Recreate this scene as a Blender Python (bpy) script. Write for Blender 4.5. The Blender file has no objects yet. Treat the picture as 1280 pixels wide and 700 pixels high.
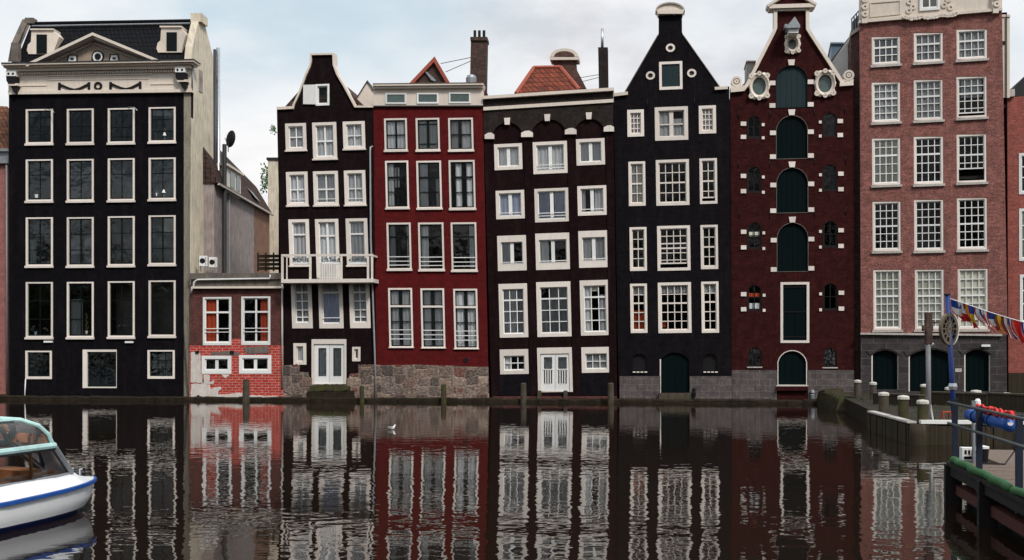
import bpy, math, random
from mathutils import Vector
from mathutils.geometry import tessellate_polygon
random.seed(7)
R = math.radians
SC = bpy.context.scene
COL = SC.collection
F, HZ, CX, CAMH = 1320.0, 440.0, 640.0, 2.864

# ------------------------------------------------------------------ helpers
def at(px, py, Y):
    return Vector(((px - CX) / F * Y, Y, CAMH - (py - HZ) / F * Y))

def atz(px, py, z):
    Y = (CAMH - z) * F / (py - HZ)
    return Vector(((px - CX) / F * Y, Y, z))

class MB:
    """collects polygons and links them as one mesh object"""
    def __init__(s):
        s.v, s.f, s.mi, s.m = [], [], [], 0
    def add(s, verts, faces):
        o = len(s.v)
        s.v += [tuple(p) for p in verts]
        for f in faces:
            s.f.append(tuple(i + o for i in f)); s.mi.append(s.m)
    def box(s, x0, x1, y0, y1, z0, z1):
        s.add([(x0,y0,z0),(x1,y0,z0),(x1,y1,z0),(x0,y1,z0),(x0,y0,z1),(x1,y0,z1),(x1,y1,z1),(x0,y1,z1)],
              [(0,1,5,4),(1,2,6,5),(2,3,7,6),(3,0,4,7),(4,5,6,7),(3,2,1,0)])
    def prism(s, pts, y0, y1, back=True):
        """outline (x,z) pushed from y0 (front) to y1"""
        n = len(pts)
        ar = sum(pts[i][0]*pts[(i+1) % n][1] - pts[(i+1) % n][0]*pts[i][1] for i in range(n))
        if ar < 0: pts = pts[::-1]
        V = [(p[0], y0, p[1]) for p in pts] + [(p[0], y1, p[1]) for p in pts]
        tr = tessellate_polygon([[Vector((p[0], p[1], 0)) for p in pts]])
        fs = []
        for t in tr:
            a, b, c = t
            cr = (pts[b][0]-pts[a][0])*(pts[c][1]-pts[a][1]) - (pts[c][0]-pts[a][0])*(pts[b][1]-pts[a][1])
            if cr < 0: a, c = c, a
            fs.append((a, b, c))
            if back: fs.append((c+n, b+n, a+n))
        for i in range(n):
            j = (i+1) % n
            fs.append((j, i, i+n, j+n))
        s.add(V, fs)
    def tube(s, path, r, n=8, cap=True):
        path = [Vector(p) for p in path]
        rings = []
        for i, p in enumerate(path):
            d = (path[min(i+1, len(path)-1)] - path[max(i-1, 0)]).normalized()
            a = d.cross(Vector((0,0,1)))
            if a.length < 1e-3: a = d.cross(Vector((0,1,0)))
            a.normalize(); b = d.cross(a).normalized()
            rr = r[i] if isinstance(r, (list, tuple)) else r
            rings.append([p + (a*math.cos(2*math.pi*k/n) + b*math.sin(2*math.pi*k/n))*rr for k in range(n)])
        V = [v for q in rings for v in q]
        fs = []
        for i in range(len(path)-1):
            for k in range(n):
                l = (k+1) % n
                fs.append((i*n+k, i*n+l, (i+1)*n+l, (i+1)*n+k))
        if cap:
            fs.append(tuple(range(n-1, -1, -1))); fs.append(tuple((len(path)-1)*n+k for k in range(n)))
        s.add(V, fs)
    def lathe(s, prof, c=(0,0,0), n=12):
        V, fs = [], []
        for (r, z) in prof:
            for k in range(n):
                a = 2*math.pi*k/n
                V.append((c[0]+r*math.cos(a), c[1]+r*math.sin(a), c[2]+z))
        for i in range(len(prof)-1):
            for k in range(n):
                l = (k+1) % n
                fs.append((i*n+k, i*n+l, (i+1)*n+l, (i+1)*n+k))
        fs.append(tuple((len(prof)-1)*n+k for k in range(n)))
        s.add(V, fs)
    def ring(s, cx, cz, ro, ri, y0, y1, n=20, ez=1.0, shape=None):
        """flat ring in the x-z plane"""
        V, fs = [], []
        for k in range(n):
            a = 2*math.pi*k/n
            q = shape(a) if shape else 1.0
            for (rr, y) in ((ro*q, y0), (ri, y0), (ri, y1), (ro*q, y1)):
                V.append((cx+rr*math.cos(a), y, cz+rr*ez*math.sin(a)))
        for k in range(n):
            l = (k+1) % n
            for j in range(4):
                jj = (j+1) % 4
                fs.append((k*4+j, k*4+jj, l*4+jj, l*4+j))
        s.add(V, fs)
    def disc(s, cx, cz, r, y, n=20, ez=1.0):
        s.add([(cx+r*math.cos(2*math.pi*k/n), y, cz+r*ez*math.sin(2*math.pi*k/n)) for k in range(n)], [tuple(range(n))])
    def build(s, name, mat, parent=None, loc=None, smooth=False):
        me = bpy.data.meshes.new(name)
        me.from_pydata(s.v, [], s.f)
        for m in (mat if isinstance(mat, (list, tuple)) else [mat]): me.materials.append(m)
        me.polygons.foreach_set('material_index', s.mi)
        if smooth: me.polygons.foreach_set('use_smooth', [True]*len(s.f))
        me.update()
        o = bpy.data.objects.new(name, me)
        COL.objects.link(o)
        if parent: o.parent = parent
        if loc is not None: o.location = loc
        return o

def tag(o, label=None, cat=None, group=None, kind=None):
    if label: o['label'] = label
    if cat: o['category'] = cat
    if group: o['group'] = group
    if kind or cat: o['kind'] = kind or 'thing'
    return o

def empty(name, loc, rz=0.0):
    o = bpy.data.objects.new(name, None)
    COL.objects.link(o); o.location = loc; o.rotation_euler = (0, 0, rz)
    o.empty_display_size = 0.3
    return o

# ------------------------------------------------------------------ materials
def mat(name):
    m = bpy.data.materials.new(name); m.use_nodes = True
    nt = m.node_tree; nt.nodes.clear()
    out = nt.nodes.new('ShaderNodeOutputMaterial')
    b = nt.nodes.new('ShaderNodeBsdfPrincipled')
    nt.links.new(b.outputs[0], out.inputs[0])
    return m, nt, b, out

def N(nt, t, **kw):
    n = nt.nodes.new(t)
    for k, v in kw.items(): setattr(n, k, v)
    return n

def c4(c): return (c[0], c[1], c[2], 1.0)

def coords(nt, scale=(1,1,1), flat=True):
    """object coordinates; flat: (x+y, z, 0) so walls in any upright plane carry the pattern"""
    tc = N(nt, 'ShaderNodeTexCoord')
    src = tc.outputs['Object']
    if flat:
        sp = N(nt, 'ShaderNodeSeparateXYZ'); nt.links.new(src, sp.inputs[0])
        ad = N(nt, 'ShaderNodeMath', operation='ADD'); nt.links.new(sp.outputs[0], ad.inputs[0]); nt.links.new(sp.outputs[1], ad.inputs[1])
        cb = N(nt, 'ShaderNodeCombineXYZ'); nt.links.new(ad.outputs[0], cb.inputs[0]); nt.links.new(sp.outputs[2], cb.inputs[1])
        src = cb.outputs[0]
    mp = N(nt, 'ShaderNodeMapping'); mp.inputs['Scale'].default_value = scale
    nt.links.new(src, mp.inputs[0])
    return mp.outputs[0]

def noise(nt, vec, scale, detail=5.0, rough=0.6):
    n = N(nt, 'ShaderNodeTexNoise'); n.inputs['Scale'].default_value = scale
    n.inputs['Detail'].default_value = detail; n.inputs['Roughness'].default_value = rough
    nt.links.new(vec, n.inputs['Vector'])
    return n.outputs['Fac']

def ramp(nt, fac, stops):
    r = N(nt, 'ShaderNodeValToRGB')
    e = r.color_ramp.elements
    while len(e) < len(stops): e.new(0.5)
    for i, (p, c) in enumerate(stops):
        e[i].position = p; e[i].color = c4(c)
    nt.links.new(fac, r.inputs[0])
    return r.outputs[0]

def mix(nt, fac, a, b, mode='MIX'):
    m = N(nt, 'ShaderNodeMix', data_type='RGBA', blend_type=mode)
    if isinstance(fac, (int, float)): m.inputs[0].default_value = fac
    else: nt.links.new(fac, m.inputs[0])
    for i, x in ((6, a), (7, b)):
        if isinstance(x, (tuple, list)): m.inputs[i].default_value = c4(x)
        else: nt.links.new(x, m.inputs[i])
    return m.outputs[2]

def bump(nt, b, h, strength=0.4, dist=0.02):
    bp = N(nt, 'ShaderNodeBump'); bp.inputs['Strength'].default_value = strength; bp.inputs['Distance'].default_value = dist
    nt.links.new(h, bp.inputs['Height']); nt.links.new(bp.outputs[0], b.inputs['Normal'])

def mul(c, k): return tuple(x*k for x in c)

def aged(nt, c, lo, hi):
    """each object's coat is a little older or fresher than the next one's"""
    oi = N(nt, 'ShaderNodeObjectInfo'); r = N(nt, 'ShaderNodeMapRange'); r.inputs[3].default_value = lo; r.inputs[4].default_value = hi
    nt.links.new(oi.outputs['Random'], r.inputs[0])
    s = N(nt, 'ShaderNodeVectorMath', operation='SCALE'); nt.links.new(c, s.inputs[0]); nt.links.new(r.outputs[0], s.inputs['Scale'])
    return s.outputs[0]

def m_paint(name, col, var=0.12, rough=0.5, spec=0.3, dirt=None, dirt_amt=0.5, scale=1.0):
    m, nt, b, o = mat(name)
    v = coords(nt, (1, 1, 1), False)
    n1 = noise(nt, v, 1.7*scale)
    c = ramp(nt, n1, [(0.25, mul(col, 1-var)), (0.75, mul(col, 1+var*0.6))])
    if dirt is not None:
        st = coords(nt, (5.0, 0.7, 1), True)
        n2 = noise(nt, st, 1.3*scale, 8, 0.7)
        f = ramp(nt, n2, [(0.48, (0,0,0)), (0.75, (dirt_amt,)*3)])
        c = mix(nt, f, c, dirt)
    c = aged(nt, c, 0.86, 1.04)
    nt.links.new(c, b.inputs['Base Color'])
    b.inputs['Roughness'].default_value = rough
    b.inputs['Specular IOR Level'].default_value = spec
    n3 = noise(nt, v, 14, 4); bump(nt, b, n3, 0.15, 0.01)
    return m

def m_brick(name, c1, c2, mortar, bw=0.23, bh=0.072, ms=0.012, var=0.3, stain=None, stain_amt=0.5, rough=0.85, spec=0.2, bstr=0.5, blot=0.5, blot_scale=2.2):
    m, nt, b, o = mat(name)
    v = coords(nt)
    br = N(nt, 'ShaderNodeTexBrick'); nt.links.new(v, br.inputs['Vector'])
    br.inputs['Color1'].default_value = c4(c1); br.inputs['Color2'].default_value = c4(c2); br.inputs['Mortar'].default_value = c4(mortar)
    br.inputs['Scale'].default_value = 1.0; br.inputs['Mortar Size'].default_value = ms; br.inputs['Mortar Smooth'].default_value = 0.3
    br.inputs['Brick Width'].default_value = bw; br.inputs['Row Height'].default_value = bh; br.inputs['Bias'].default_value = -0.1
    n1 = noise(nt, v, blot_scale, 8, 0.65)
    k = ramp(nt, n1, [(0.3, (1-blot,)*3), (0.7, (1+blot*0.5,)*3)])
    c = mix(nt, 1.0, br.outputs[0], k, 'MULTIPLY')
    n3 = noise(nt, v, 9.0, 4, 0.7)
    k3 = ramp(nt, n3, [(0.3, (1-var,)*3), (0.72, (1+var,)*3)])
    c = mix(nt, 1.0, c, k3, 'MULTIPLY')
    if stain is not None:
        st = coords(nt, (2.2, 0.35, 1))
        n2 = noise(nt, st, 1.0, 8, 0.7)
        f = ramp(nt, n2, [(0.5, (0,0,0)), (0.72, (stain_amt,)*3)])
        c = mix(nt, f, c, stain)
    nt.links.new(c, b.inputs['Base Color'])
    b.inputs['Roughness'].default_value = rough; b.inputs['Specular IOR Level'].default_value = spec
    h = N(nt, 'ShaderNodeMath', operation='SUBTRACT'); nt.links.new(n3, h.inputs[0]); nt.links.new(br.outputs['Fac'], h.inputs[1])
    bump(nt, b, h.outputs[0], bstr, 0.012)
    return m

def m_rubble(name, cols, mortar, sx=1.6, sz=2.1, edge=0.07, rough=0.9):
    """roughly squared stones of mixed size and colour"""
    m, nt, b, o = mat(name)
    v = coords(nt, (sx, sz, 1))
    nn = N(nt, 'ShaderNodeTexNoise'); nn.inputs['Scale'].default_value = 3.5; nn.inputs['Detail'].default_value = 4; nt.links.new(v, nn.inputs['Vector'])
    v2 = mix(nt, 0.11, v, nn.outputs['Color'])
    D = []
    for ft in ('F1', 'F2'):
        vo = N(nt, 'ShaderNodeTexVoronoi', distance='CHEBYCHEV', feature=ft); vo.inputs['Scale'].default_value = 1.0; vo.inputs['Randomness'].default_value = 0.62
        nt.links.new(v2, vo.inputs['Vector']); D.append(vo)
    ed = N(nt, 'ShaderNodeMath', operation='SUBTRACT'); nt.links.new(D[1].outputs['Distance'], ed.inputs[0]); nt.links.new(D[0].outputs['Distance'], ed.inputs[1])
    sp = N(nt, 'ShaderNodeSeparateColor'); nt.links.new(D[0].outputs['Color'], sp.inputs[0])
    c = ramp(nt, sp.outputs[0], [(i/(len(cols)-1), q) for i, q in enumerate(cols)])
    n1 = noise(nt, v, 4.0, 9, 0.8)
    k = ramp(nt, n1, [(0.34, (0.15,)*3), (0.5, (0.8,)*3), (0.66, (1.9,)*3)])
    c = mix(nt, 1.0, c, k, 'MULTIPLY')
    n2 = noise(nt, v, 1.1, 6, 0.7)
    f = ramp(nt, ed.outputs[0], [(0.0, (0.9,)*3), (edge, (0,0,0))])
    c = mix(nt, f, c, mortar)
    f2 = ramp(nt, n2, [(0.5, (0,0,0)), (0.7, (0.75,)*3)])
    c = mix(nt, f2, c, (0.045,0.036,0.03))
    nt.links.new(c, b.inputs['Base Color']); b.inputs['Roughness'].default_value = rough; b.inputs['Specular IOR Level'].default_value = 0.2
    h = ramp(nt, ed.outputs[0], [(0.0, (0,0,0)), (0.16, (1,1,1))])
    h = mix(nt, 0.4, h, k)
    bump(nt, b, h, 0.9, 0.06)
    return m

def m_plain(name, col, rough=0.5, metal=0.0, spec=0.4, trans=0.0):
    m, nt, b, o = mat(name)
    v = coords(nt, (1,1,1), False)
    n1 = noise(nt, v, 6.0)
    c = ramp(nt, n1, [(0.3, mul(col, 0.82)), (0.7, mul(col, 1.12))])
    nt.links.new(c, b.inputs['Base Color'])
    b.inputs['Roughness'].default_value = rough; b.inputs['Metallic'].default_value = metal
    b.inputs['Specular IOR Level'].default_value = spec
    return m

def m_wood(name, col, col2, sx=1.0, sz=8.0, rough=0.8, moss=None, moss_amt=0.8, spec=0.2):
    m, nt, b, o = mat(name)
    tc = coords(nt, (sx*8, sx*8, sz*0.1), False)
    n1 = noise(nt, tc, 1.5, 8, 0.7)
    c = ramp(nt, n1, [(0.3, col), (0.7, col2)])
    if moss is not None:
        v = coords(nt, (1,1,1), False)
        n2 = noise(nt, v, 2.6, 6, 0.65)
        f = ramp(nt, n2, [(0.42, (0,0,0)), (0.62, (moss_amt,)*3)])
        c = mix(nt, f, c, moss)
    nt.links.new(c, b.inputs['Base Color']); b.inputs['Roughness'].default_value = rough; b.inputs['Specular IOR Level'].default_value = spec
    bump(nt, b, n1, 0.5, 0.02)
    return m

def m_tiles(name, c1, c2, w=0.24, h=0.3, rough=0.7):
    """pantiles: rows of rounded humps, coordinates along slope"""
    m, nt, b, o = mat(name)
    v = coords(nt, (1,1,1), True)
    br = N(nt, 'ShaderNodeTexBrick'); nt.links.new(v, br.inputs['Vector'])
    br.offset = 0.0
    br.inputs['Color1'].default_value = c4(c1); br.inputs['Color2'].default_value = c4(c2); br.inputs['Mortar'].default_value = c4(mul(c1, 0.35))
    br.inputs['Scale'].default_value = 1.0; br.inputs['Mortar Size'].default_value = 0.035; br.inputs['Mortar Smooth'].default_value = 1.0
    br.inputs['Brick Width'].default_value = w; br.inputs['Row Height'].default_value = h
    n1 = noise(nt, v, 3.0, 8, 0.7)
    k = ramp(nt, n1, [(0.3, (0.5,)*3), (0.7, (1.4,)*3)])
    c = mix(nt, 1.0, br.outputs[0], k, 'MULTIPLY')
    n5 = noise(nt, v, 1.3, 8, 0.7)
    c = mix(nt, ramp(nt, n5, [(0.5,(0,0,0)),(0.68,(0.6,)*3)]), c, mul(c2, 0.35))   # soot and lichen
    nt.links.new(c, b.inputs['Base Color']); b.inputs['Roughness'].default_value = rough; b.inputs['Specular IOR Level'].default_value = 0.12
    inv = N(nt, 'ShaderNodeMath', operation='SUBTRACT'); inv.inputs[0].default_value = 1.0; nt.links.new(br.outputs['Fac'], inv.inputs[1])
    bump(nt, b, inv.outputs[0], 0.8, 0.05)
    return m

def m_glass(name, tint=(0.98, 0.995, 0.995), ior=1.45, lo=0.4, hi=1.15):
    m, nt, b, o = mat(name)
    nt.nodes.remove(b)
    fr = N(nt, 'ShaderNodeFresnel'); fr.inputs['IOR'].default_value = ior
    tr = N(nt, 'ShaderNodeBsdfTransparent'); tr.inputs[0].default_value = c4(tint)
    gl = N(nt, 'ShaderNodeBsdfGlossy'); gl.inputs['Roughness'].default_value = 0.0; gl.inputs[0].default_value = (1,1,1,1)
    v = N(nt, 'ShaderNodeNewGeometry').outputs['Position']
    n1 = noise(nt, v, 1.1, 2, 0.5)
    bp = N(nt, 'ShaderNodeBump'); bp.inputs['Strength'].default_value = 0.5; bp.inputs['Distance'].default_value = 0.035
    nt.links.new(n1, bp.inputs['Height']); nt.links.new(bp.outputs[0], gl.inputs['Normal'])
    oi = N(nt, 'ShaderNodeObjectInfo')   # every pane ages differently
    rr = N(nt, 'ShaderNodeMapRange'); rr.inputs[3].default_value = lo; rr.inputs[4].default_value = hi; nt.links.new(oi.outputs['Random'], rr.inputs[0])
    fm = N(nt, 'ShaderNodeMath', operation='MULTIPLY'); nt.links.new(fr.outputs[0], fm.inputs[0]); nt.links.new(rr.outputs[0], fm.inputs[1])
    mx = N(nt, 'ShaderNodeMixShader'); nt.links.new(fm.outputs[0], mx.inputs[0]); nt.links.new(tr.outputs[0], mx.inputs[1]); nt.links.new(gl.outputs[0], mx.inputs[2])
    nt.links.new(mx.outputs[0], o.inputs[0])
    return m

def m_cloth(name, col, transl=0.12):
    m, nt, b, o = mat(name)
    v = coords(nt, (9, 9, 0.6), False)
    n1 = noise(nt, v, 1.2, 4, 0.6)
    c = ramp(nt, n1, [(0.3, mul(col, 0.80)), (0.7, mul(col, 1.06))])
    c = aged(nt, c, 0.72, 1.03)
    nt.links.new(c, b.inputs['Base Color']); b.inputs['Roughness'].default_value = 0.9; b.inputs['Specular IOR Level'].default_value = 0.1
    t = N(nt, 'ShaderNodeBsdfTranslucent'); nt.links.new(c, t.inputs[0])
    mx = N(nt, 'ShaderNodeMixShader'); mx.inputs[0].default_value = transl
    nt.links.new(b.outputs[0], mx.inputs[1]); nt.links.new(t.outputs[0], mx.inputs[2]); nt.links.new(mx.outputs[0], o.inputs[0])
    return m

CREAM = (0.72, 0.63, 0.54)
GRIME = (0.16, 0.13, 0.10)
M = dict(
    black=m_brick('black_painted_brick', (0.0062,0.0052,0.0070), (0.0085,0.0070,0.0095), (0.004,0.0036,0.0046), var=0.3, blot=0.4, stain=(0.020,0.017,0.019), stain_amt=0.45, spec=0.05),
    umber=m_brick('umber_painted_brick', (0.0115,0.0058,0.0064), (0.0155,0.0076,0.0082), (0.007,0.0042,0.0045), var=0.35, blot=0.4, stain=(0.026,0.017,0.016), stain_amt=0.45, spec=0.05),
    plum=m_brick('plum_painted_brick', (0.0145,0.0055,0.0065), (0.019,0.0072,0.008), (0.0085,0.004,0.0045), var=0.35, blot=0.45, stain=(0.03,0.019,0.017), stain_amt=0.45, spec=0.05),
    charcoal=m_brick('charcoal_painted_brick', (0.0085,0.0068,0.0088), (0.0115,0.0092,0.0115), (0.0055,0.0047,0.0058), var=0.32, blot=0.4, stain=(0.024,0.02,0.021), stain_amt=0.4, spec=0.05),
    redpaint=m_brick('red_painted_brick', (0.110,0.0098,0.0105), (0.128,0.0122,0.0128), (0.075,0.007,0.0075), var=0.22, blot=0.3, stain=(0.05,0.008,0.009), stain_amt=0.55, spec=0.08),
    oxblood=m_brick('oxblood_brick', (0.040,0.0085,0.0085), (0.053,0.0115,0.0112), (0.034,0.010,0.0095), var=0.4, blot=0.45, stain=(0.02,0.006,0.0065), stain_amt=0.6, spec=0.05),
    rose=m_brick('rose_brick', (0.31,0.100,0.082), (0.18,0.058,0.050), (0.25,0.15,0.13), var=0.5, blot=0.4, stain=(0.09,0.048,0.042), stain_amt=0.6),
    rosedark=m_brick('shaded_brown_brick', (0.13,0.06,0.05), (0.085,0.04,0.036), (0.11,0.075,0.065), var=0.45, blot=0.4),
    orange=m_brick('orange_red_brick', (0.36,0.085,0.062), (0.26,0.058,0.045), (0.26,0.13,0.11), var=0.3, blot=0.3),
    pinkb=m_brick('pink_brick', (0.36,0.12,0.105), (0.3,0.095,0.085), (0.3,0.18,0.16), var=0.25, blot=0.3),
    maroon=m_brick('maroon_brick', (0.135,0.043,0.036), (0.085,0.028,0.025), (0.11,0.055,0.048), var=0.4, blot=0.45),
    scarlet=m_brick('scarlet_painted_brick', (0.50,0.045,0.032), (0.40,0.036,0.028), (0.52,0.30,0.25), bw=0.40, bh=0.155, ms=0.018, var=0.3, blot=0.35, stain=(0.30,0.10,0.08), stain_amt=0.4),
    chim=m_brick('chimney_brick', (0.09,0.045,0.035), (0.055,0.03,0.026), (0.09,0.07,0.06), var=0.45, blot=0.5),
    blackchim=m_brick('tarred_chimney_brick', (0.022,0.015,0.014), (0.03,0.02,0.018), (0.02,0.015,0.014), var=0.4, blot=0.5),
    sooty=m_brick('sooty_brick', (0.035,0.026,0.022), (0.028,0.02,0.018), (0.022,0.018,0.016), var=0.45, blot=0.5, stain=(0.012,0.009,0.009), stain_amt=0.6, spec=0.12),
    ashlar=m_brick('grey_ashlar', (0.115,0.094,0.093), (0.08,0.066,0.067), (0.20,0.175,0.165), bw=0.62, bh=0.34, ms=0.012, var=0.3, blot=0.4, stain=(0.045,0.038,0.036), stain_amt=0.7),
    slate=m_brick('dark_block_stone', (0.062,0.05,0.051), (0.042,0.036,0.038), (0.13,0.115,0.11), bw=1.25, bh=0.42, ms=0.014, var=0.3, blot=0.4),
    rubble=m_rubble('rubble_stone', [(0.17,0.10,0.085),(0.38,0.27,0.215),(0.06,0.05,0.05),(0.50,0.38,0.30),(0.12,0.08,0.072),(0.28,0.22,0.195),(0.22,0.085,0.065)], (0.34,0.265,0.21)),
    cream=m_paint('cream_paint', CREAM, 0.07, 0.5, 0.3, GRIME, 0.22),
    frame=m_paint('window_cream_paint', (0.78,0.70,0.635), 0.06, 0.45, 0.35, (0.3,0.26,0.22), 0.25),
    white=m_paint('white_paint', (0.82,0.81,0.79), 0.05, 0.4, 0.4, (0.4,0.38,0.35), 0.15),
    sillstone=m_paint('sill_stone', (0.52,0.48,0.44), 0.15, 0.7, 0.2, (0.14,0.12,0.11), 0.6),
    render_cream=m_paint('weathered_cream_render', (0.70,0.62,0.49), 0.16, 0.85, 0.15, (0.17,0.145,0.11), 0.75, 0.8),
    render_grey=m_paint('weathered_grey_render', (0.35,0.295,0.28), 0.3, 0.9, 0.15, (0.10,0.085,0.08), 0.8),
    render_brown=m_paint('weathered_brown_render', (0.26,0.145,0.105), 0.3, 0.9, 0.15, (0.08,0.06,0.05), 0.6),
    plaster=m_paint('flaking_plaster', (0.66,0.60,0.55), 0.16, 0.9, 0.15, (0.24,0.19,0.15), 0.55, 1.6),
    tan=m_paint('weathered_tan_stone', (0.40,0.32,0.25), 0.3, 0.8, 0.15, (0.16,0.12,0.09), 0.7, 2.0),
    grimy=m_paint('grimy_concrete', (0.17,0.145,0.125), 0.35, 0.9, 0.15, (0.05,0.045,0.04), 0.8),
    ink=m_plain('black_gloss_paint', (0.009,0.008,0.009), 0.5, 0.0, 0.2),
    sash=m_plain('dark_green_sash_paint', (0.006,0.009,0.009), 0.6, 0.0, 0.1),
    green=m_wood('bottle_green_door_paint', (0.0018,0.0055,0.0064), (0.0026,0.0075,0.0086), 1.0, 3.0, 0.6, spec=0.04),
    greenlt=m_wood('blue_green_shutter_paint', (0.017,0.030,0.034), (0.022,0.037,0.041), 1.0, 3.0, 0.6, spec=0.08),
    bluedoor=m_plain('navy_door_paint', (0.012,0.018,0.032), 0.4),
    slateroof=m_tiles('black_glazed_tiles', (0.0045,0.0045,0.007), (0.0075,0.0075,0.0105), 0.26, 0.3, 0.6),
    redtile=m_tiles('red_pantiles', (0.23,0.06,0.036), (0.11,0.038,0.027), 0.30, 0.34, 0.85),
    redridge=m_plain('red_ridge_tile', (0.33,0.08,0.048), 0.8),
    browntile=m_tiles('brown_pantiles', (0.085,0.05,0.042), (0.055,0.035,0.032), 0.30, 0.30, 0.8),
    orangetile=m_tiles('orange_brown_tiles', (0.2,0.085,0.045), (0.12,0.055,0.035), 0.28, 0.3, 0.8),
    darkroof=m_plain('bitumen', (0.02,0.02,0.022), 0.8),
    leadgrey=m_plain('zinc_grey', (0.28,0.30,0.32), 0.45, 0.4),
    bluezinc=m_plain('blue_grey_zinc', (0.12,0.17,0.22), 0.5, 0.3),
    steel=m_plain('galvanised_steel', (0.55,0.57,0.6), 0.32, 0.85),
    pipegrey=m_plain('grey_pipe', (0.30,0.30,0.31), 0.45, 0.1),
    pipedark=m_plain('dark_pipe', (0.035,0.037,0.042), 0.5),
    glass=m_glass('window_glass'),
    glassdark=m_glass('old_window_glass', (0.8,0.85,0.85), 1.5, 0.9, 2.2),
    greenglass=m_plain('greenish_frosted_glass', (0.075,0.11,0.105), 0.12, 0.0, 0.5),
    curtain=m_cloth('white_net_curtain', (0.92,0.92,0.94)),
    curtblue=m_cloth('pale_blue_curtain', (0.62,0.66,0.86)),
    curtgrey=m_cloth('grey_curtain', (0.56,0.56,0.57)),
    curtred=m_cloth('orange_red_curtain', (0.55,0.085,0.036)),
    blind=m_cloth('ivory_roller_blind', (0.93,0.89,0.74), 0.05),
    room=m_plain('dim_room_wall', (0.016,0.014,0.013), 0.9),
    moss=m_paint('mossy_stone', (0.028,0.020,0.014), 0.7, 0.9, 0.12, (0.022,0.024,0.006), 0.9, 1.5),
    timber=m_wood('weathered_timber', (0.045,0.035,0.027), (0.11,0.09,0.072), 1.0, 2.0, 0.85, (0.034,0.034,0.012), 0.7),
    piling=m_wood('dark_mossy_piling', (0.020,0.014,0.009), (0.06,0.045,0.033), 1.0, 1.0, 0.85, (0.026,0.026,0.008), 0.6),
    mosspile=m_wood('green_mossy_pile', (0.032,0.025,0.016), (0.07,0.055,0.036), 1.0, 1.0, 0.9, (0.055,0.066,0.011), 0.95),
    pavers=m_brick('grey_paving', (0.036,0.028,0.021), (0.024,0.02,0.015), (0.014,0.012,0.009), bw=0.3, bh=0.2, var=0.35, blot=0.5, stain=(0.05,0.05,0.03), stain_amt=0.6),
)
# ------------------------------------------------------------------ house frame
TANROW = 0.11
def row_Y(px, off=0.0):
    m = (px - CX) / F
    return 60.5 / (1 + TANROW*m) + off

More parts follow.
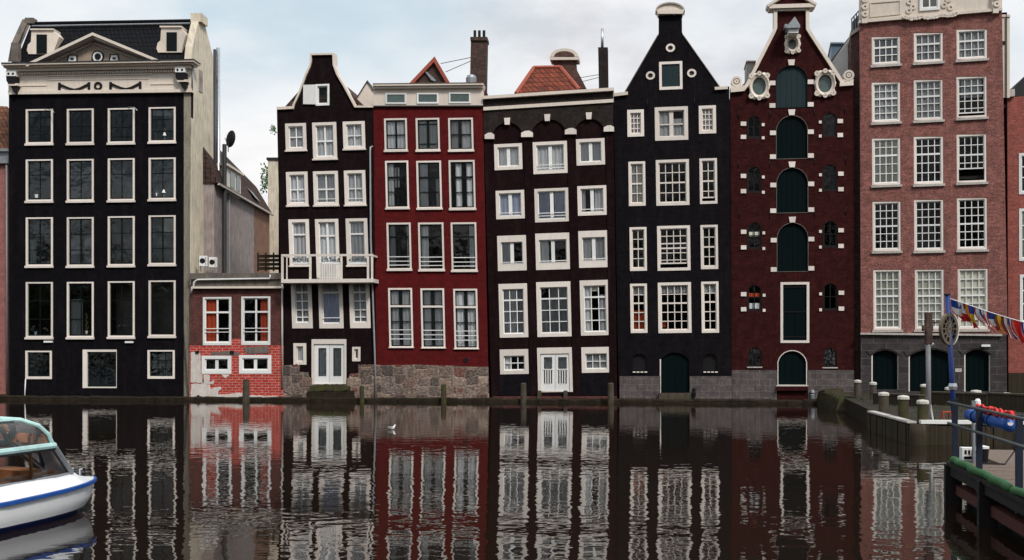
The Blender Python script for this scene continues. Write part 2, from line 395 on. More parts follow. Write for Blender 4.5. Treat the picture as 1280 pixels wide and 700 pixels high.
class House:
    def __init__(s, name, label, pa, pb, tan=TANROW, zs=0.0, xs=0.0, off=0.0, cat='house', group='canal houses in the row'):
        pm = (pa + pb) / 2
        Y = row_Y(pm, off); m = (pm - CX) / F
        s.phi = math.atan(tan); s.c, s.s = math.cos(s.phi), math.sin(s.phi)
        s.o = Vector((m*Y, Y, 0)); s.zs, s.xs = zs, xs
        s.root = empty(name, s.o, -s.phi)
        tag(s.root, label, cat, group)
    def P(s, px, py, y=0.0):
        m = (px - CX) / F
        t = (m*(s.o.y + y*s.c) - s.o.x - y*s.s) / (s.c + m*s.s)
        Y = s.o.y - t*s.s + y*s.c
        return Vector((t, y, CAMH - (py - HZ)/F*Y))
    def pts(s, pp, y=0.0):
        r = []
        for p in pp:
            q = s.P(p[0], p[1], y); r.append((q.x, q.z))
        return r
    def slab(s, mb, pp, y0, y1, back=True):
        mb.prism(s.pts(pp, y0), y0, y1, back)
    def rect(s, mb, x0, y0, x1, y1, a, b):
        s.slab(mb, [(x0,y0),(x1,y0),(x1,y1),(x0,y1)], a, b)
    def line(s, mb, x0, ya, x1, yb, th, a, b):
        """level or sloping bar of th px hanging below the line"""
        s.slab(mb, [(x0,ya),(x1,yb),(x1,yb+th),(x0,ya+th)], a, b)
    def band(s, mb, path, w, y0, y1, side=1):
        """mitred strip of w px along a polyline, to its right (side=1) or left (-1)"""
        P = [Vector(p) for p in path]; off = []
        for i, p in enumerate(P):
            ns = []
            if i > 0:
                d = (P[i]-P[i-1]).normalized(); ns.append(Vector((-d.y, d.x)))
            if i < len(P)-1:
                d = (P[i+1]-P[i]).normalized(); ns.append(Vector((-d.y, d.x)))
            n = sum(ns, Vector((0,0))).normalized()
            k = max(0.5, n.dot(ns[0]))
            off.append(p + n*(side*w/k))
        for i in range(len(P)-1):
            s.slab(mb, [tuple(P[i]), tuple(P[i+1]), tuple(off[i+1]), tuple(off[i])], y0, y1)
    def wall(s, name, mt, outline, holes, th=0.34, y=0.0, reveal=0.24, parent=None):
        """front with real openings; holes are pixel polygons"""
        o2 = s.pts(outline, y); hs = [s.pts(h, y) for h in holes]
        poly = [[Vector((p[0], p[1], 0)) for p in o2]] + [[Vector((p[0], p[1], 0)) for p in h] for h in hs]
        tr = tessellate_polygon(poly)
        allp = o2 + [p for h in hs for p in h]
        mb = MB(); fs = []
        for a, b, c in tr:
            cr = (allp[b][0]-allp[a][0])*(allp[c][1]-allp[a][1]) - (allp[c][0]-allp[a][0])*(allp[b][1]-allp[a][1])
            if abs(cr) < 1e-9: continue
            fs.append((a,b,c) if cr > 0 else (c,b,a))
        nv = len(allp)
        V = [(p[0], y, p[1]) for p in allp]
        # outer sides
        n = len(o2); off = len(V)
        V += [(p[0], y+th, p[1]) for p in o2]
        for i in range(n):
            j = (i+1) % n
            fs.append((j, i, off+i, off+j))
        k0 = n
        for h in hs:
            off = len(V); m = len(h)
            V += [(p[0], y+reveal, p[1]) for p in h]
            for i in range(m):
                j = (i+1) % m
                fs.append((k0+i, k0+j, off+j, off+i))
            k0 += m
        mb.add(V, fs)
        return mb.build(name, mt, parent or s.root)
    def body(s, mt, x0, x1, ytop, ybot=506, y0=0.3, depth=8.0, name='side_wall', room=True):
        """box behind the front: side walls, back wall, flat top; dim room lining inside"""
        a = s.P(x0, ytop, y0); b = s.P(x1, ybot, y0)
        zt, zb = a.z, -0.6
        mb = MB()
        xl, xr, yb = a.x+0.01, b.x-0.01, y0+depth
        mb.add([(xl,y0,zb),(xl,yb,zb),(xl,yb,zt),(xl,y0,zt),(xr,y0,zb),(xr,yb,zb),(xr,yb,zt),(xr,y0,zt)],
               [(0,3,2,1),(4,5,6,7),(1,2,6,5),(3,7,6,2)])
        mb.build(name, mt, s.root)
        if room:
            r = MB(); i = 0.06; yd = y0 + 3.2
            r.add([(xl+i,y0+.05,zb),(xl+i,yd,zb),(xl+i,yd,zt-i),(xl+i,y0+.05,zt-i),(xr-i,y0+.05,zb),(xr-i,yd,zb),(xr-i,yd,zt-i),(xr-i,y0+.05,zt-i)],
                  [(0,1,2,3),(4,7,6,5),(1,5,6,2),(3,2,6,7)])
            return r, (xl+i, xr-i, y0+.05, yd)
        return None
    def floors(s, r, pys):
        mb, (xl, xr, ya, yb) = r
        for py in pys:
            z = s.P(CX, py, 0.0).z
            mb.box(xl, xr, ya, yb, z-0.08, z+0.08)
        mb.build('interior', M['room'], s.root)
    def roof(s, mt, xl, xr, yeave, xp, ypeak, y0=0.3, depth=8.0):
        """gabled roof running back from the front"""
        mb = MB()
        pts = s.pts([(xl,yeave),(xr,yeave),(xp,ypeak)], y0)
        mb.prism(pts, y0, y0+depth)
        return mb.build('roof', mt, s.root)

    # -------------------------------------------------------------- windows
    def window(s, x0, y0, x1, y1, fw=3.0, ft=None, fb=None, nv=1, hs=(0.5,), mw=1.3, vfr=None, vmw=None, thick={}, sw=1.2,
               fm='frame', sm='frame', sill=0, sillm=None, cur=(), rails=(), railm='white', glass='glass', proud=0.035, arch=0.0, open_bottom=0.0,
               name='window', xs=None, zs=None, sashy=0.06):
        xs = s.xs if xs is None else xs; zs = s.zs if zs is None else zs
        cx, cy = (x0+x1)/2, (y0+y1)/2
        C = s.P(cx, cy); k = s.P(cx+1, cy).x - C.x; kz = s.P(cx, cy-1).z - C.z
        W, Hh = (x1-x0)*k/2, (y1-y0)*kz/2
        ft = fw if ft is None else ft; fb = fw if fb is None else fb
        a, t, b_ = fw*k, ft*kz, fb*kz
        def warp(mb):
            mb.v = [(p[0] + xs*p[2], p[1], p[2] + zs*p[0]) for p in mb.v]
            return mb
        f = MB()
        if arch == 0:
            f.box(-W, -W+a, -proud, 0.16, -Hh, Hh); f.box(W-a, W, -proud, 0.16, -Hh, Hh)
            f.box(-W+a, W-a, -proud, 0.16, Hh-t, Hh); f.box(-W+a, W-a, -proud, 0.16, -Hh, -Hh+b_)
        else:
            outer = arch_outline(-W, W, -Hh, Hh, arch*kz); inner = arch_outline(-W+a, W-a, -Hh+b_, Hh-t, arch*kz*0.9)
            ring_prism(f, outer, inner, 0.02, 0.16)
        wo = warp(f).build(name, M[fm], s.root, (C.x, 0, C.z))
        iw, z0, z1 = W-a, -Hh+b_, Hh-t
        oz = z0
        z0s = z0 + open_bottom*(z1-z0)
        # sash bars
        g = MB(); q = sw*k
        ya, yb = sashy, sashy+0.05
        g.box(-iw, -iw+q, ya, yb, z0s, z1); g.box(iw-q, iw, ya, yb, z0s, z1)
        g.box(-iw+q, iw-q, ya, yb, z1-q, z1); g.box(-iw+q, iw-q, ya, yb, z0s, z0s+q*1.3)
        fr = vfr if vfr is not None else [(i+1)/(nv+1) for i in range(nv)]
        for v in fr:
            w2 = (vmw or mw)*k/2; x = -iw + 2*iw*v
            g.box(x-w2, x+w2, ya+.004, yb-.004, z0s+q*1.3, z1-q)
        for h in hs:
            w2 = thick.get(h, mw)*kz/2; z = z1 - (z1-z0)*h
            if z < z0s: continue
            g.box(-iw+q, iw-q, ya-.006, yb+.006, z-w2, z+w2)
        warp(g).build('sash', M[sm], wo)
        p = MB()
        if arch: zt = arch_outline(-iw, iw, z0s, z1, arch*kz*0.9); p.add([(x, ya+.025, z) for x, z in zt], [tuple(range(len(zt)))])
        else: p.add([(-iw,ya+.025,z0s),(iw,ya+.025,z0s),(iw,ya+.025,z1),(-iw,ya+.025,z1)], [(0,1,2,3)])
        warp(p).build('pane', M[glass], wo)
        if sill:
            e = MB(); hh = sill*kz
            e.box(-W-.04, W+.04, -0.11, 0.0, -Hh-hh, -Hh+0.02)
            warp(e).build('sill', M[sillm or fm], wo)
        for (u0, u1, w0, w1, cm) in cur:
            c = MB(); n = max(6, int((u1-u0)*2*iw/0.035)); V = []
            flat = cm == 'blind'
            ph = random.random()*6; fq = random.uniform(7, 11)*2*iw
            for i in range(n+1):
                u = u0 + (u1-u0)*i/n; x = -iw + 2*iw*u
                dy = 0.0 if flat else 0.03*math.sin(u*fq*3+ph) + 0.012*math.sin(u*fq*7.7+ph*2)
                for zz, kk in ((z1-(z1-z0)*w0, 0.7), (z1-(z1-z0)*w1, 1.15)):
                    V.append((x, 0.165 + dy*kk, zz))
            c.add(V, [(2*i, 2*i+1, 2*i+3, 2*i+2) for i in range(n)])
            warp(c).build('blind' if flat else 'curtain', M[cm], wo, smooth=True)
        for h in rails:
            z = z1-(z1-z0)*h; r = MB()
            r.box(-iw, iw, -0.03, -0.005, z-0.022, z+0.022)
            warp(r).build('guard_rail', M[railm], wo)
        return wo
    def hole(s, x0, y0, x1, y1, arch=0.0, i=0.7):
        xs = s.xs*(y1-y0)/2; zs = s.zs*(x1-x0)/2
        if arch:
            return [(p[0], -p[1]) for p in arch_outline(x0+i, x1-i, -(y1-i), -(y0+i), arch)]
        return [(x0+i+xs, y0+i+zs), (x0+i-xs, y1-i+zs), (x1-i-xs, y1-i-zs), (x1-i+xs, y0+i-zs)]

def arch_outline(x0, x1, z0, z1, rise, n=10):
    """rectangle with a round or flat-arched head of the given rise"""
    w = (x1-x0)/2; rise = min(rise, w)
    if rise > 0.97*w:
        A = [(x0+w - w*math.cos(math.pi*i/n), z1-rise + rise*math.sin(math.pi*i/n)) for i in range(n+1)]
    else:
        r = (w*w + rise*rise)/(2*rise); th = math.asin(w/r)
        A = [(x0+w + r*math.sin(-th + 2*th*i/n), z1 - r + r*math.cos(-th + 2*th*i/n)) for i in range(n+1)]
    return [(x1, z0), (x0, z0)] + A

def ring_prism(mb, outer, inner, y0, y1):
    n = len(outer)
    V = [(p[0], y0, p[1]) for p in outer] + [(p[0], y0, p[1]) for p in inner] + [(p[0], y1, p[1]) for p in outer] + [(p[0], y1, p[1]) for p in inner]
    fs = []
    for i in range(n):
        j = (i+1) % n
        fs += [(i, j, n+j, n+i), (2*n+i, 3*n+i, 3*n+j, 2*n+j), (n+i, n+j, 3*n+j, 3*n+i), (j, i, 2*n+i, 2*n+j)]
    mb.add(V, fs)

def door(h, x0, y0, x1, y1, mt, arch=0.0, recess=0.12, planks=4, edge=None, ew=1.2, name='door', hinges=()):
    """boarded door or shutter set in an opening"""
    C = h.P((x0+x1)/2, (y0+y1)/2); k = h.P((x0+x1)/2+1, (y0+y1)/2).x - C.x; kz = h.P((x0+x1)/2, (y0+y1)/2-1).z - C.z
    W, Hh = (x1-x0)*k/2, (y1-y0)*kz/2
    mb = MB()
    o = arch_outline(-W, W, -Hh, Hh, arch*kz) if arch else [(W,-Hh),(-W,-Hh),(-W,Hh),(W,Hh)]
    mb.prism(o, recess, recess+0.06)
    # raised boards with real joints
    for i in range(planks):
        xa = -W + 2*W*i/planks + 0.012; xb = -W + 2*W*(i+1)/planks - 0.012
        def top(x):
            if not arch: return Hh - 0.03
            zs = [p for p in o if p[1] > -Hh+1e-6]
            best = Hh
            for (ax, az), (bx, bz) in zip(zs, zs[1:]):
                if min(ax,bx)-1e-9 <= x <= max(ax,bx)+1e-9 and abs(bx-ax) > 1e-9:
                    best = az + (bz-az)*(x-ax)/(bx-ax); break
            return best - 0.03
        mb.prism([(xa,-Hh+.02),(xb,-Hh+.02),(xb,top(xb)),((xa+xb)/2,top((xa+xb)/2)),(xa,top(xa))], recess-0.014, recess+0.01)
    d = mb.build(name, M[mt], h.root, (C.x, 0, C.z))
    if edge:
        e = MB(); q = ew*k
        i2 = arch_outline(-W+q, W-q, -Hh+q, Hh-q, arch*kz*0.95) if arch else [(W-q,-Hh+q),(-W+q,-Hh+q),(-W+q,Hh-q),(W-q,Hh-q)]
        ring_prism(e, o, i2, -0.02, recess+0.02)
        e.build('door_frame', M[edge], d)
    for hy in hinges:
        e = MB(); z = Hh - 2*Hh*hy
        e.box(-W*1.06, W*1.06, recess-0.05, recess-0.01, z-0.03, z+0.03)
        e.build('strap_hinge', M['ink'], d)
    return d
# ================================================================== HOUSES
def tube_px(h, pts, r, mt, name, parent=None, n=8):
    """pipe through (px, py, y) points of a house"""
    mb = MB(); mb.tube([h.P(*p) for p in pts], r, n)
    return mb.build(name, M[mt], parent or h.root, smooth=True)

# ---------------------------------------------------------------- house with pediment
h = House('pediment_house', 'wide black painted house with cream pediment and dark tiled roof', 11, 238, 0.085)
cols = [(32.5,66.3),(83.8,117.3),(135,168.5),(186,219.7)]
rows = [((136.5,136,135.2,134),(181.5,181.2,180.6,179.3)), ((199.3,199,198,197.2),(253.3,253,252.6,251.2)),
        ((271.8,271.6,270.4,269.3),(334.3,334.4,333.8,332.4)), ((352.6,352.4,351.6,350.6),(423.6,423.6,423.2,422))]
wins = []
for ri, (tp, bt) in enumerate(rows):
    for ci, (a, b) in enumerate(cols):
        wins.append((a, tp[ci], b, bt[ci], ri, ci))
low = [(32,438.4,65,473.8), (184.6,437.6,218.6,473.4)]
dr = (103.5,437,146,485)
holes = [h.hole(*w[:4]) for w in wins] + [h.hole(*w) for w in low] + [h.hole(*dr)]
h.wall('wall', M['black'], [(11,117),(239,115),(236.5,506),(12,506)], holes)
for (a,t,b,bt,ri,ci) in wins:
    cur = []
    if ri == 2 and ci == 0: cur = [(0,.3,.45,1,'curtgrey')]
    if ri == 2 and ci == 1: cur = [(0,.42,.35,1,'curtgrey'),(.6,1,.35,1,'curtgrey')]
    if ri == 3 and ci == 1: cur = [(0,.55,.3,1,'curtgrey')]
    if ri == 2 and ci == 3: cur = [(.5,1,0,.32,'blind')]
    if ri == 0: cur = [(0,1,.0,.2,'curtgrey')] if ci == 3 else []
    hs = [(.2,.5,.75),(.5,.8),(.55,.85),(.33,.7)][ci] if ri == 0 else ((.33,.68) if ri in (2,3) else (.36,))
    h.window(a,t,b,bt-1.6, fw=2.3, ft=1.8, fb=2.2, nv=1, hs=hs, mw=0.8, sm='sash', sill=2.2, cur=cur, glass='glassdark', vmw=(1.8 if ri in (2,) else 0.9))
for (a,t,b,bt) in low:
    h.window(a,t,b,bt, fw=2.5, ft=1.8, fb=3.2, nv=2, hs=(.35,.7), mw=0.7, sm='sash', glass='glassdark', cur=[(.1,.9,.1,.8,'curtgrey')] if a > 100 else [])
w = h.window(*dr, fw=0.4, ft=2.8, fb=1.6, nv=1, hs=(.42,), mw=1.0, sm='sash', glass='glassdark', name='loading_door')
mb = MB(); h.rect(mb, 103.5,437.4,108.6,485,-0.05,0.1); mb.build('door_jamb', M['frame'], h.root)
mb = MB(); h.rect(mb, 109.5,459,145,482.6,0.12,0.2); mb.build('door_panel', M['bluedoor'], h.root)
# entablature
mb = MB()
h.slab(mb, [(10.5,88),(239.5,84.5),(239.5,114.8),(10.5,117.8)], -0.10, 0.3)
h.line(mb, 10, 113.8, 240, 110.8, 4.2, -0.18, 0.2); h.line(mb, 58, 93.6, 190, 91.6, 1.6, -0.16, 0.1)
h.line(mb, 24, 106.5, 58, 106, 1.2, -0.14, 0.1); h.line(mb, 188, 104.5, 217, 104, 1.2, -0.14, 0.1)
h.line(mb, 60, 99.6, 186, 97.7, 1.0, -0.13, 0.1)
en = mb.build('entablature', M['cream'], h.root)
mb = MB()
for i in range(62):
    x = 23.5 + i*3.16; y = 90.6 - (x-23)*0.0165
    h.rect(mb, x, y, x+1.75, y+2.4, -0.26, -0.05)
mb.build('dentil_course', M['cream'], en)
# drapery ornament: two hanging swags and a ring between them
for sx, dy in ((0, 0), (64, -0.9)):
    P = [(73.5,103.6),(80,106.4),(87,109.4),(93,110.8),(99,109.4),(106,105.8),(111,103.0)]
    mb = MB()
    h.band(mb, [(p[0]+sx, p[1]+dy) for p in P], 2.7, -0.17, -0.08, 1)
    h.rect(mb, 72.6+sx, 103.2+dy, 75.2+sx, 114.2+dy, -0.175, -0.08); h.rect(mb, 109.6+sx, 102.6+dy, 112.2+sx, 113.6+dy, -0.175, -0.08)
    mb.build('swag_ornament', M['ink'], en)
c = h.P(124, 108.2); k = 0.0465
mb = MB(); mb.ring(c.x, c.z, 5.4*k, 2.9*k, -0.17, -0.08)
mb.build('ring_ornament', M['ink'], en)
# cornice
mb = MB()
h.line(mb, 1.5, 78.8, 242, 74.2, 2.6, -0.75, 0.3); h.line(mb, 4, 81.2, 240, 76.8, 3.2, -0.55, 0.3); h.line(mb, 8, 84.2, 238, 80, 5.0, -0.35, 0.3)
co = mb.build('cornice', M['cream'], h.root)
mb = MB()
h.line(mb, 1, 78.1, 242.5, 73.4, 0.8, -0.80, 0.3); mb.build('cornice_flashing', M['pipedark'], co)
# pediment
mb = MB(); h.slab(mb, [(38,80),(115.5,46),(196,77)], -0.12, 0.6)
pe = mb.build('pediment', M['tan'], h.root)
mb = MB()
for (ya, w_, yo) in ((0, 3.4, -0.75), (3.2, 3.6, -0.55), (6.4, 2.0, -0.35)):
    h.band(mb, [(31.5,80+ya*0.2),(115.5,40.4+ya),(200.5,75.4+ya*0.2)], w_, yo, 0.5, 1)
mb.build('raking_cornice', M['cream'], pe)
for (xa, ya, xb, yb) in ((62,77,113,53.4), (118,53.4,176,74.6)):
    mb = MB()
    for i in range(26):
        u = i/25
        x = xa+(xb-xa)*u; y = ya+(yb-ya)*u
        h.rect(mb, x, y, x+1.1, y+2.0, -0.22, -0.05)
    mb.build('dentil_course', M['cream'], pe)
for (cx, cy, fl) in ((90.4,73.3,-1), (142.8,72.6,1)):
    mb = MB(); P = [(cx-7*(.75 if fl<0 else 1)+ (0 if fl<0 else 1.6),cy-5),(cx+6-(0 if fl<0 else 1.2),cy-5),(cx+6.6+(0 if fl<0 else .8),cy+5.4),(cx-7.4,cy+5.4)]
    h.slab(mb, P, -0.16, 0.0); o1 = mb.build('attic_window', M['ink'], pe)
    mb = MB(); h.slab(mb, [(cx+(p[0]-cx)*.72, cy+(p[1]-cy)*.72) for p in P], -0.19, 0.0); mb.build('window_surround', M['white'], o1)
    mb = MB(); h.rect(mb, cx-2.2, cy-0.9, cx+1.6, cy+1.4, -0.21, 0.0); mb.build('pane', M['ink'], o1)
c = h.P(124, 72)
mb = MB(); mb.ring(c.x, c.z, 8.0*k, 6.6*k, -0.22, 0.0); mb.ring(c.x, c.z, 3.6*k, 0.6*k, -0.2, 0.0); o1 = mb.build('oculus', M['ink'], pe)
mb = MB(); mb.ring(c.x, c.z, 6.6*k, 4.6*k, -0.20, 0.0); mb.build('window_surround', M['white'], o1)
mb = MB(); mb.disc(c.x, c.z, 4.7*k, -0.15); mb.build('pane', M['leadgrey'], o1)
# consoles
for (x0, y0) in ((7.2,88), (218.6,83.2)):
    mb = MB(); h.rect(mb, x0, y0, x0+12.5, y0+7, -0.5, 0.0); b = mb.build('console', M['white'], h.root)
    mb = MB()
    for q in (3.4, 9): 
        c = h.P(x0+q, y0+4.1, -0.5); mb.ring(c.x, c.z, 1.5*k, 0.2*k, -0.52, -0.4, 10)
    h.slab(mb, [(x0+.3,y0+7.2),(x0+13,y0+7.2),(x0+13.6,y0+13),(x0+11,y0+16.5),(x0+3,y0+16.5),(x0+.8,y0+13)], -0.46, 0.0)
    h.slab(mb, [(x0+6,y0+19),(x0+14.5,y0+19),(x0+14.2,y0+25),(x0+12.5,y0+29.5),(x0+9,y0+26)], -0.36, 0.0)
    mb.build('scroll', M['ink'], b)
    mb = MB(); h.slab(mb, [(x0+2,y0+16.4),(x0+15.5,y0+16.1),(x0+15.5,y0+18.9),(x0+3,y0+19.1)], -0.44, 0.0); mb.build('scroll_band', M['cream'], b)
# roof: steep front slope, ridge, back slope
e0, e1 = h.P(20,78,0.3), h.P(238,75,0.3); r0, r1 = h.P(39,29.5,1.55), h.P(241,26,1.55)
mb = MB()
bk0, bk1 = Vector((e0.x, 4.2, e0.z)), Vector((e1.x, 4.2, e1.z))
mb.add([e0, e1, r1, r0, bk0, bk1], [(0,1,2,3), (3,2,5,4), (1,5,2), (4,0,3), (0,4,5,1)])
ro = mb.build('roof', M['slateroof'], h.root)
mb = MB(); mb.tube([r0, r1], 0.11); mb.build('ridge', M['slateroof'], ro)
mb = MB(); mb.tube([h.P(40,32.5,1.3), h.P(238,29,1.3)], 0.05); mb.build('snow_guard', M['leadgrey'], ro)
# gable parapets at both ends
mb = MB()
pr = [h.P(18,77,0.3), h.P(22,55,0.3), h.P(36,24,1.5), h.P(41,23,1.6)]
mb.add([pr[0], pr[1], pr[2], pr[3]] + [Vector((p.x-0.42, p.y, p.z)) for p in pr] , [(0,1,5,4),(1,2,6,5),(2,3,7,6),(0,3,2,1),(4,5,6,7)])
h.rect(mb, 31,22,41.5,29,1.3,1.8); h.rect(mb, 13.6,53.5,22.6,77,0.05,0.4)
mb.build('gable_parapet', M['grimy'], h.root)
# right-hand side wall with its own peak and chimney
mb = MB()
x = h.P(239,118,0).x; zt = h.P(239,76).z; zp = h.P(243,23,1.5).z
prof = [(0.0,-0.6),(0.0,zt-0.2),(0.25,h.P(238.5,56).z),(1.3,zp),(2.1,zp),(3.6,zt+1.2),(3.75,-0.6)]
n = len(prof)
mb.add([(x-0.01,y,z) for y, z in prof] + [(x-0.45,y,z) for y, z in prof], [tuple(range(n)), tuple(range(2*n-1,n-1,-1))] + [(i,i+n,(i+1)%n+n,(i+1)%n) for i in range(n)])
mb.build('side_wall', M['render_cream'], h.root)
mb = MB(); h.rect(mb, 238.2,16.2,252,27,1.15,2.15); mb.build('chimney', M['render_cream'], h.root)
mb = MB(); zc = h.P(240,80).z; mb.box(x-.02,x+.03,1.2,1.75,zc-1.3,zc); mb.build('side_window', M['render_grey'], h.root)
r = h.body(M['render_cream'], 11.5, 237.5, 119, depth=3.4); h.floors(r, (190, 262, 343, 431))
tube_px(h, [(268.6,62,3.9),(269.2,335,3.9)], 0.11, 'pipedark', 'flue_pipe')
tube_px(h, [(272.6,60,4.1),(273.0,318,4.1),(275,330,4.0)], 0.13, 'steel', 'flue_pipe')
tube_px(h, [(240.5,75,-0.1),(240.3,113,-0.1)], 0.05, 'leadgrey', 'downpipe')
tube_px(h, [(32,473.8,-0.05),(30.6,501,-0.1)], 0.035, 'white', 'waste_pipe')
for (x0, y0, x1) in ((54.5,426,65), (156,426.5,166)):
    mb = MB(); h.rect(mb, x0, y0, x1, y0+2.2, -0.12, 0.0); mb.build('wall_lamp', M['white'], h.root)
for x0, y0 in ((64,136),(168,133.5)):
    tube_px(h, [(x0-8,y0,-0.05),(x0,y0+0.6,-0.3),(x0+4,y0+5,-0.4)], 0.018, 'steel', 'hoist_bracket')
# dormers
for (x0, x1, yt, yb, wa, wb) in ((37.5,70,36.8,67.5,(45.5,43),(58.5,67)), (199.5,230,33.4,65.5,(208,40.2),(221,63.8))):
    mb = MB(); xr = x1 - 4
    h.slab(mb, [(x0+2,yt),(xr,yt),(xr+(8 if x0<100 else 6),yt+9),(xr+2,yb-6),(xr+1,yb),(x0-2,yb),(x0-4,yb-5),(x0-2.5,yb-12),(x0+1,yb-15)], 0.45, 2.2)
    d = mb.build('dormer', M['cream'], h.root)
    mb = MB(); h.rect(mb, x0, yt-1.2, xr+.8, yt+.6, 0.35, 2.3); mb.build('dormer_roof', M['cream'], d)
    mb = MB(); h.rect(mb, wa[0],wa[1],wb[0],wb[1], 0.43, 0.6); mb.build('window', M['sash'], d)

# things standing on the inner sills
def on_sill(h, px, py, name, label, cat, build, y=0.14):
    w = h.root.matrix_basis @ h.P(px, py, y)
    t = empty(name, w, -h.phi); tag(t, label, cat); build(t); return t
def pot_plant(mp, r, hh, leafm, n, seed, spread=.12):
    def f(t):
        mb = MB(); mb.lathe([(r*.7,0),(r,hh)], n=10); mb.build('pot', M[mp], t)
        rr = random.Random(seed); mb = MB()
        for k in range(n):
            p = Vector((rr.gauss(0,spread), rr.uniform(-.03,.03), hh+abs(rr.gauss(0,spread*1.3)))); a = rr.uniform(0,6.28); s_ = rr.uniform(.03,.07)
            mb.add([(p.x+s_*math.cos(a),p.y,p.z+s_*math.sin(a)),(p.x-s_*.4*math.sin(a),p.y+.02,p.z+s_*.4*math.cos(a)),(p.x-s_*math.cos(a),p.y,p.z-s_*math.sin(a)),(p.x+s_*.4*math.sin(a),p.y-.02,p.z-s_*.4*math.cos(a))], [(0,1,2,3)])
        mb.build('leaves', M[leafm], t)
    return f
M['leaf'] = m_plain('fresh_leaf', (0.06,0.14,0.03), 0.6); M['bloom'] = m_plain('yellow_bloom', (0.55,0.36,0.10), 0.7)
def white_lamp(t):
    mb = MB(); mb.lathe([(.09,0),(.02,.03),(.02,.22)], n=10); mb.build('base', M['white'], t)
    mb = MB(); mb.lathe([(.13,.2),(.07,.4)], n=12); mb.build('lamp_shade', M['white'], t)
on_sill(h, 46, 247.4, 'flower_pot', 'white flower pot on the sill of the left second-row window of the pediment house', 'flower pot', pot_plant('white',.14,.2,'leaf',16,3))
on_sill(h, 147, 248.4, 'window_box', 'low green plant along the sill of the third window in the second row', 'plant', pot_plant('maroon',.12,.12,'leaf',46,4,.24))
on_sill(h, 205, 245.4, 'table_lamp', 'white lamp in the right second-row window of the pediment house', 'lamp', white_lamp)
on_sill(h, 196, 245.6, 'white_vase', 'white flowers in a vase in the right second-row window of the pediment house', 'vase', pot_plant('white',.08,.2,'white',22,5,.12))
on_sill(h, 108.6, 417.6, 'flowering_plant', 'tall yellow flowering plant in the second window of the fourth row', 'plant', pot_plant('maroon',.1,.2,'bloom',60,6,.10) if False else (lambda t: (pot_plant('sillstone',.1,.2,'bloom',10,6,.06)(t), [ (lambda mb: (mb.add([(random.Random(k).uniform(-.08,.08)+.05*math.cos(a),-.02,.3+k*.07+.05*math.sin(a)) for a in [i*1.05 for i in range(6)]], [tuple(range(6))]), mb.build('blossom', M['bloom'], t)))(MB()) for k in range(14)])))
on_sill(h, 206, 174.0, 'white_ornament', 'white ornament in the right top-row window of the pediment house', 'ornament', white_lamp)
on_sill(h, 45, 419, 'teal_ornament', 'small pale ornament on the sill of the left fourth-row window', 'ornament', pot_plant('bluezinc',.12,.22,'leadgrey',10,9,.1))

# ---------------------------------------------------------------- sliver of a brick house at the left edge
h = House('corner_brick_house', 'pink brick house with orange tiled roof cut by the left edge of the photo', -90, 9, 0.085, off=0.9)
h.wall('wall', M['pinkb'], [(-90,200),(10,200),(10,506),(-90,506)], [h.hole(-60,230,-28,280), h.hole(-60,330,-28,390)])
for y0, y1 in ((230,280),(330,390)): h.window(-60,y0,-28,y1, hs=(.4,))
h.body(M['pinkb'], -90, 9.5, 200, depth=6)
mb = MB(); h.rect(mb, -92,188,10.4,204,-0.25,0.3); h.rect(mb, -92,185.5,10.4,189,-0.45,0.3); mb.build('cornice', M['leadgrey'], h.root)
mb = MB(); a, b = h.P(-92,186,0.2), h.P(10.2,186,0.2); c, d = h.P(-92,128,3.5), h.P(9,133,3.5)
mb.add([a,b,d,c, Vector((b.x,7,b.z)), Vector((a.x,7,a.z))], [(0,1,2,3),(1,4,2),(3,2,4,5),(0,3,5)]); mb.build('roof', M['orangetile'], h.root)
tube_px(h, [(8.3,205,-0.12),(8.8,498,-0.12)], 0.06, 'pipegrey', 'downpipe')

# ---------------------------------------------------------------- low brick annex
h = House('brick_annex', 'low two-storey annex with bright red lower bricks and red curtains', 237, 352, 0.10)
big = [(253.8,371.3,289.3,431.5,0), (301.8,370.6,338,431.2,1)]
sm_ = [(252.2,444.6,289.4,467.2), (299,443.8,339.3,467.0)]
H4 = [h.hole(*w[:4]) for w in big]
h.wall('wall', M['maroon'], [(237.5,356),(352,356),(353,432),(237,432)], H4)
low_out = [(237,432),(288.8,432),(288.8,424),(302.4,424),(302.4,432),(353,432),(354,506),(237,506)]
h.wall('lower_wall', M['scarlet'], [(237,431.9),(354,431.9),(354.5,506),(237,506)], [h.hole(*w) for w in sm_], y=-0.012)
mb = MB(); h.rect(mb, 289.2,423.5,301.9,432.2,-0.014,0.0); mb.build('brick_patch', M['scarlet'], h.root)
for (a,t,b,bt,i) in big:
    cur = [(0,.47,0,1,'curtred')] if i == 0 else [(.66,1,0,1,'curtred')]
    h.window(a,t,b,bt, fw=2.3, ft=2.0, fb=3.2, nv=1, hs=(.31,), mw=2.2, fm='white', sm='white', cur=cur, rails=(.68,.76), sashy=0.03)
for (a,t,b,bt) in sm_:
    h.window(a,t,b,bt, fw=4.2, ft=4.0, fb=4.4, nv=1, hs=(), mw=4.0, fm='white', sm='white', sashy=0.03)
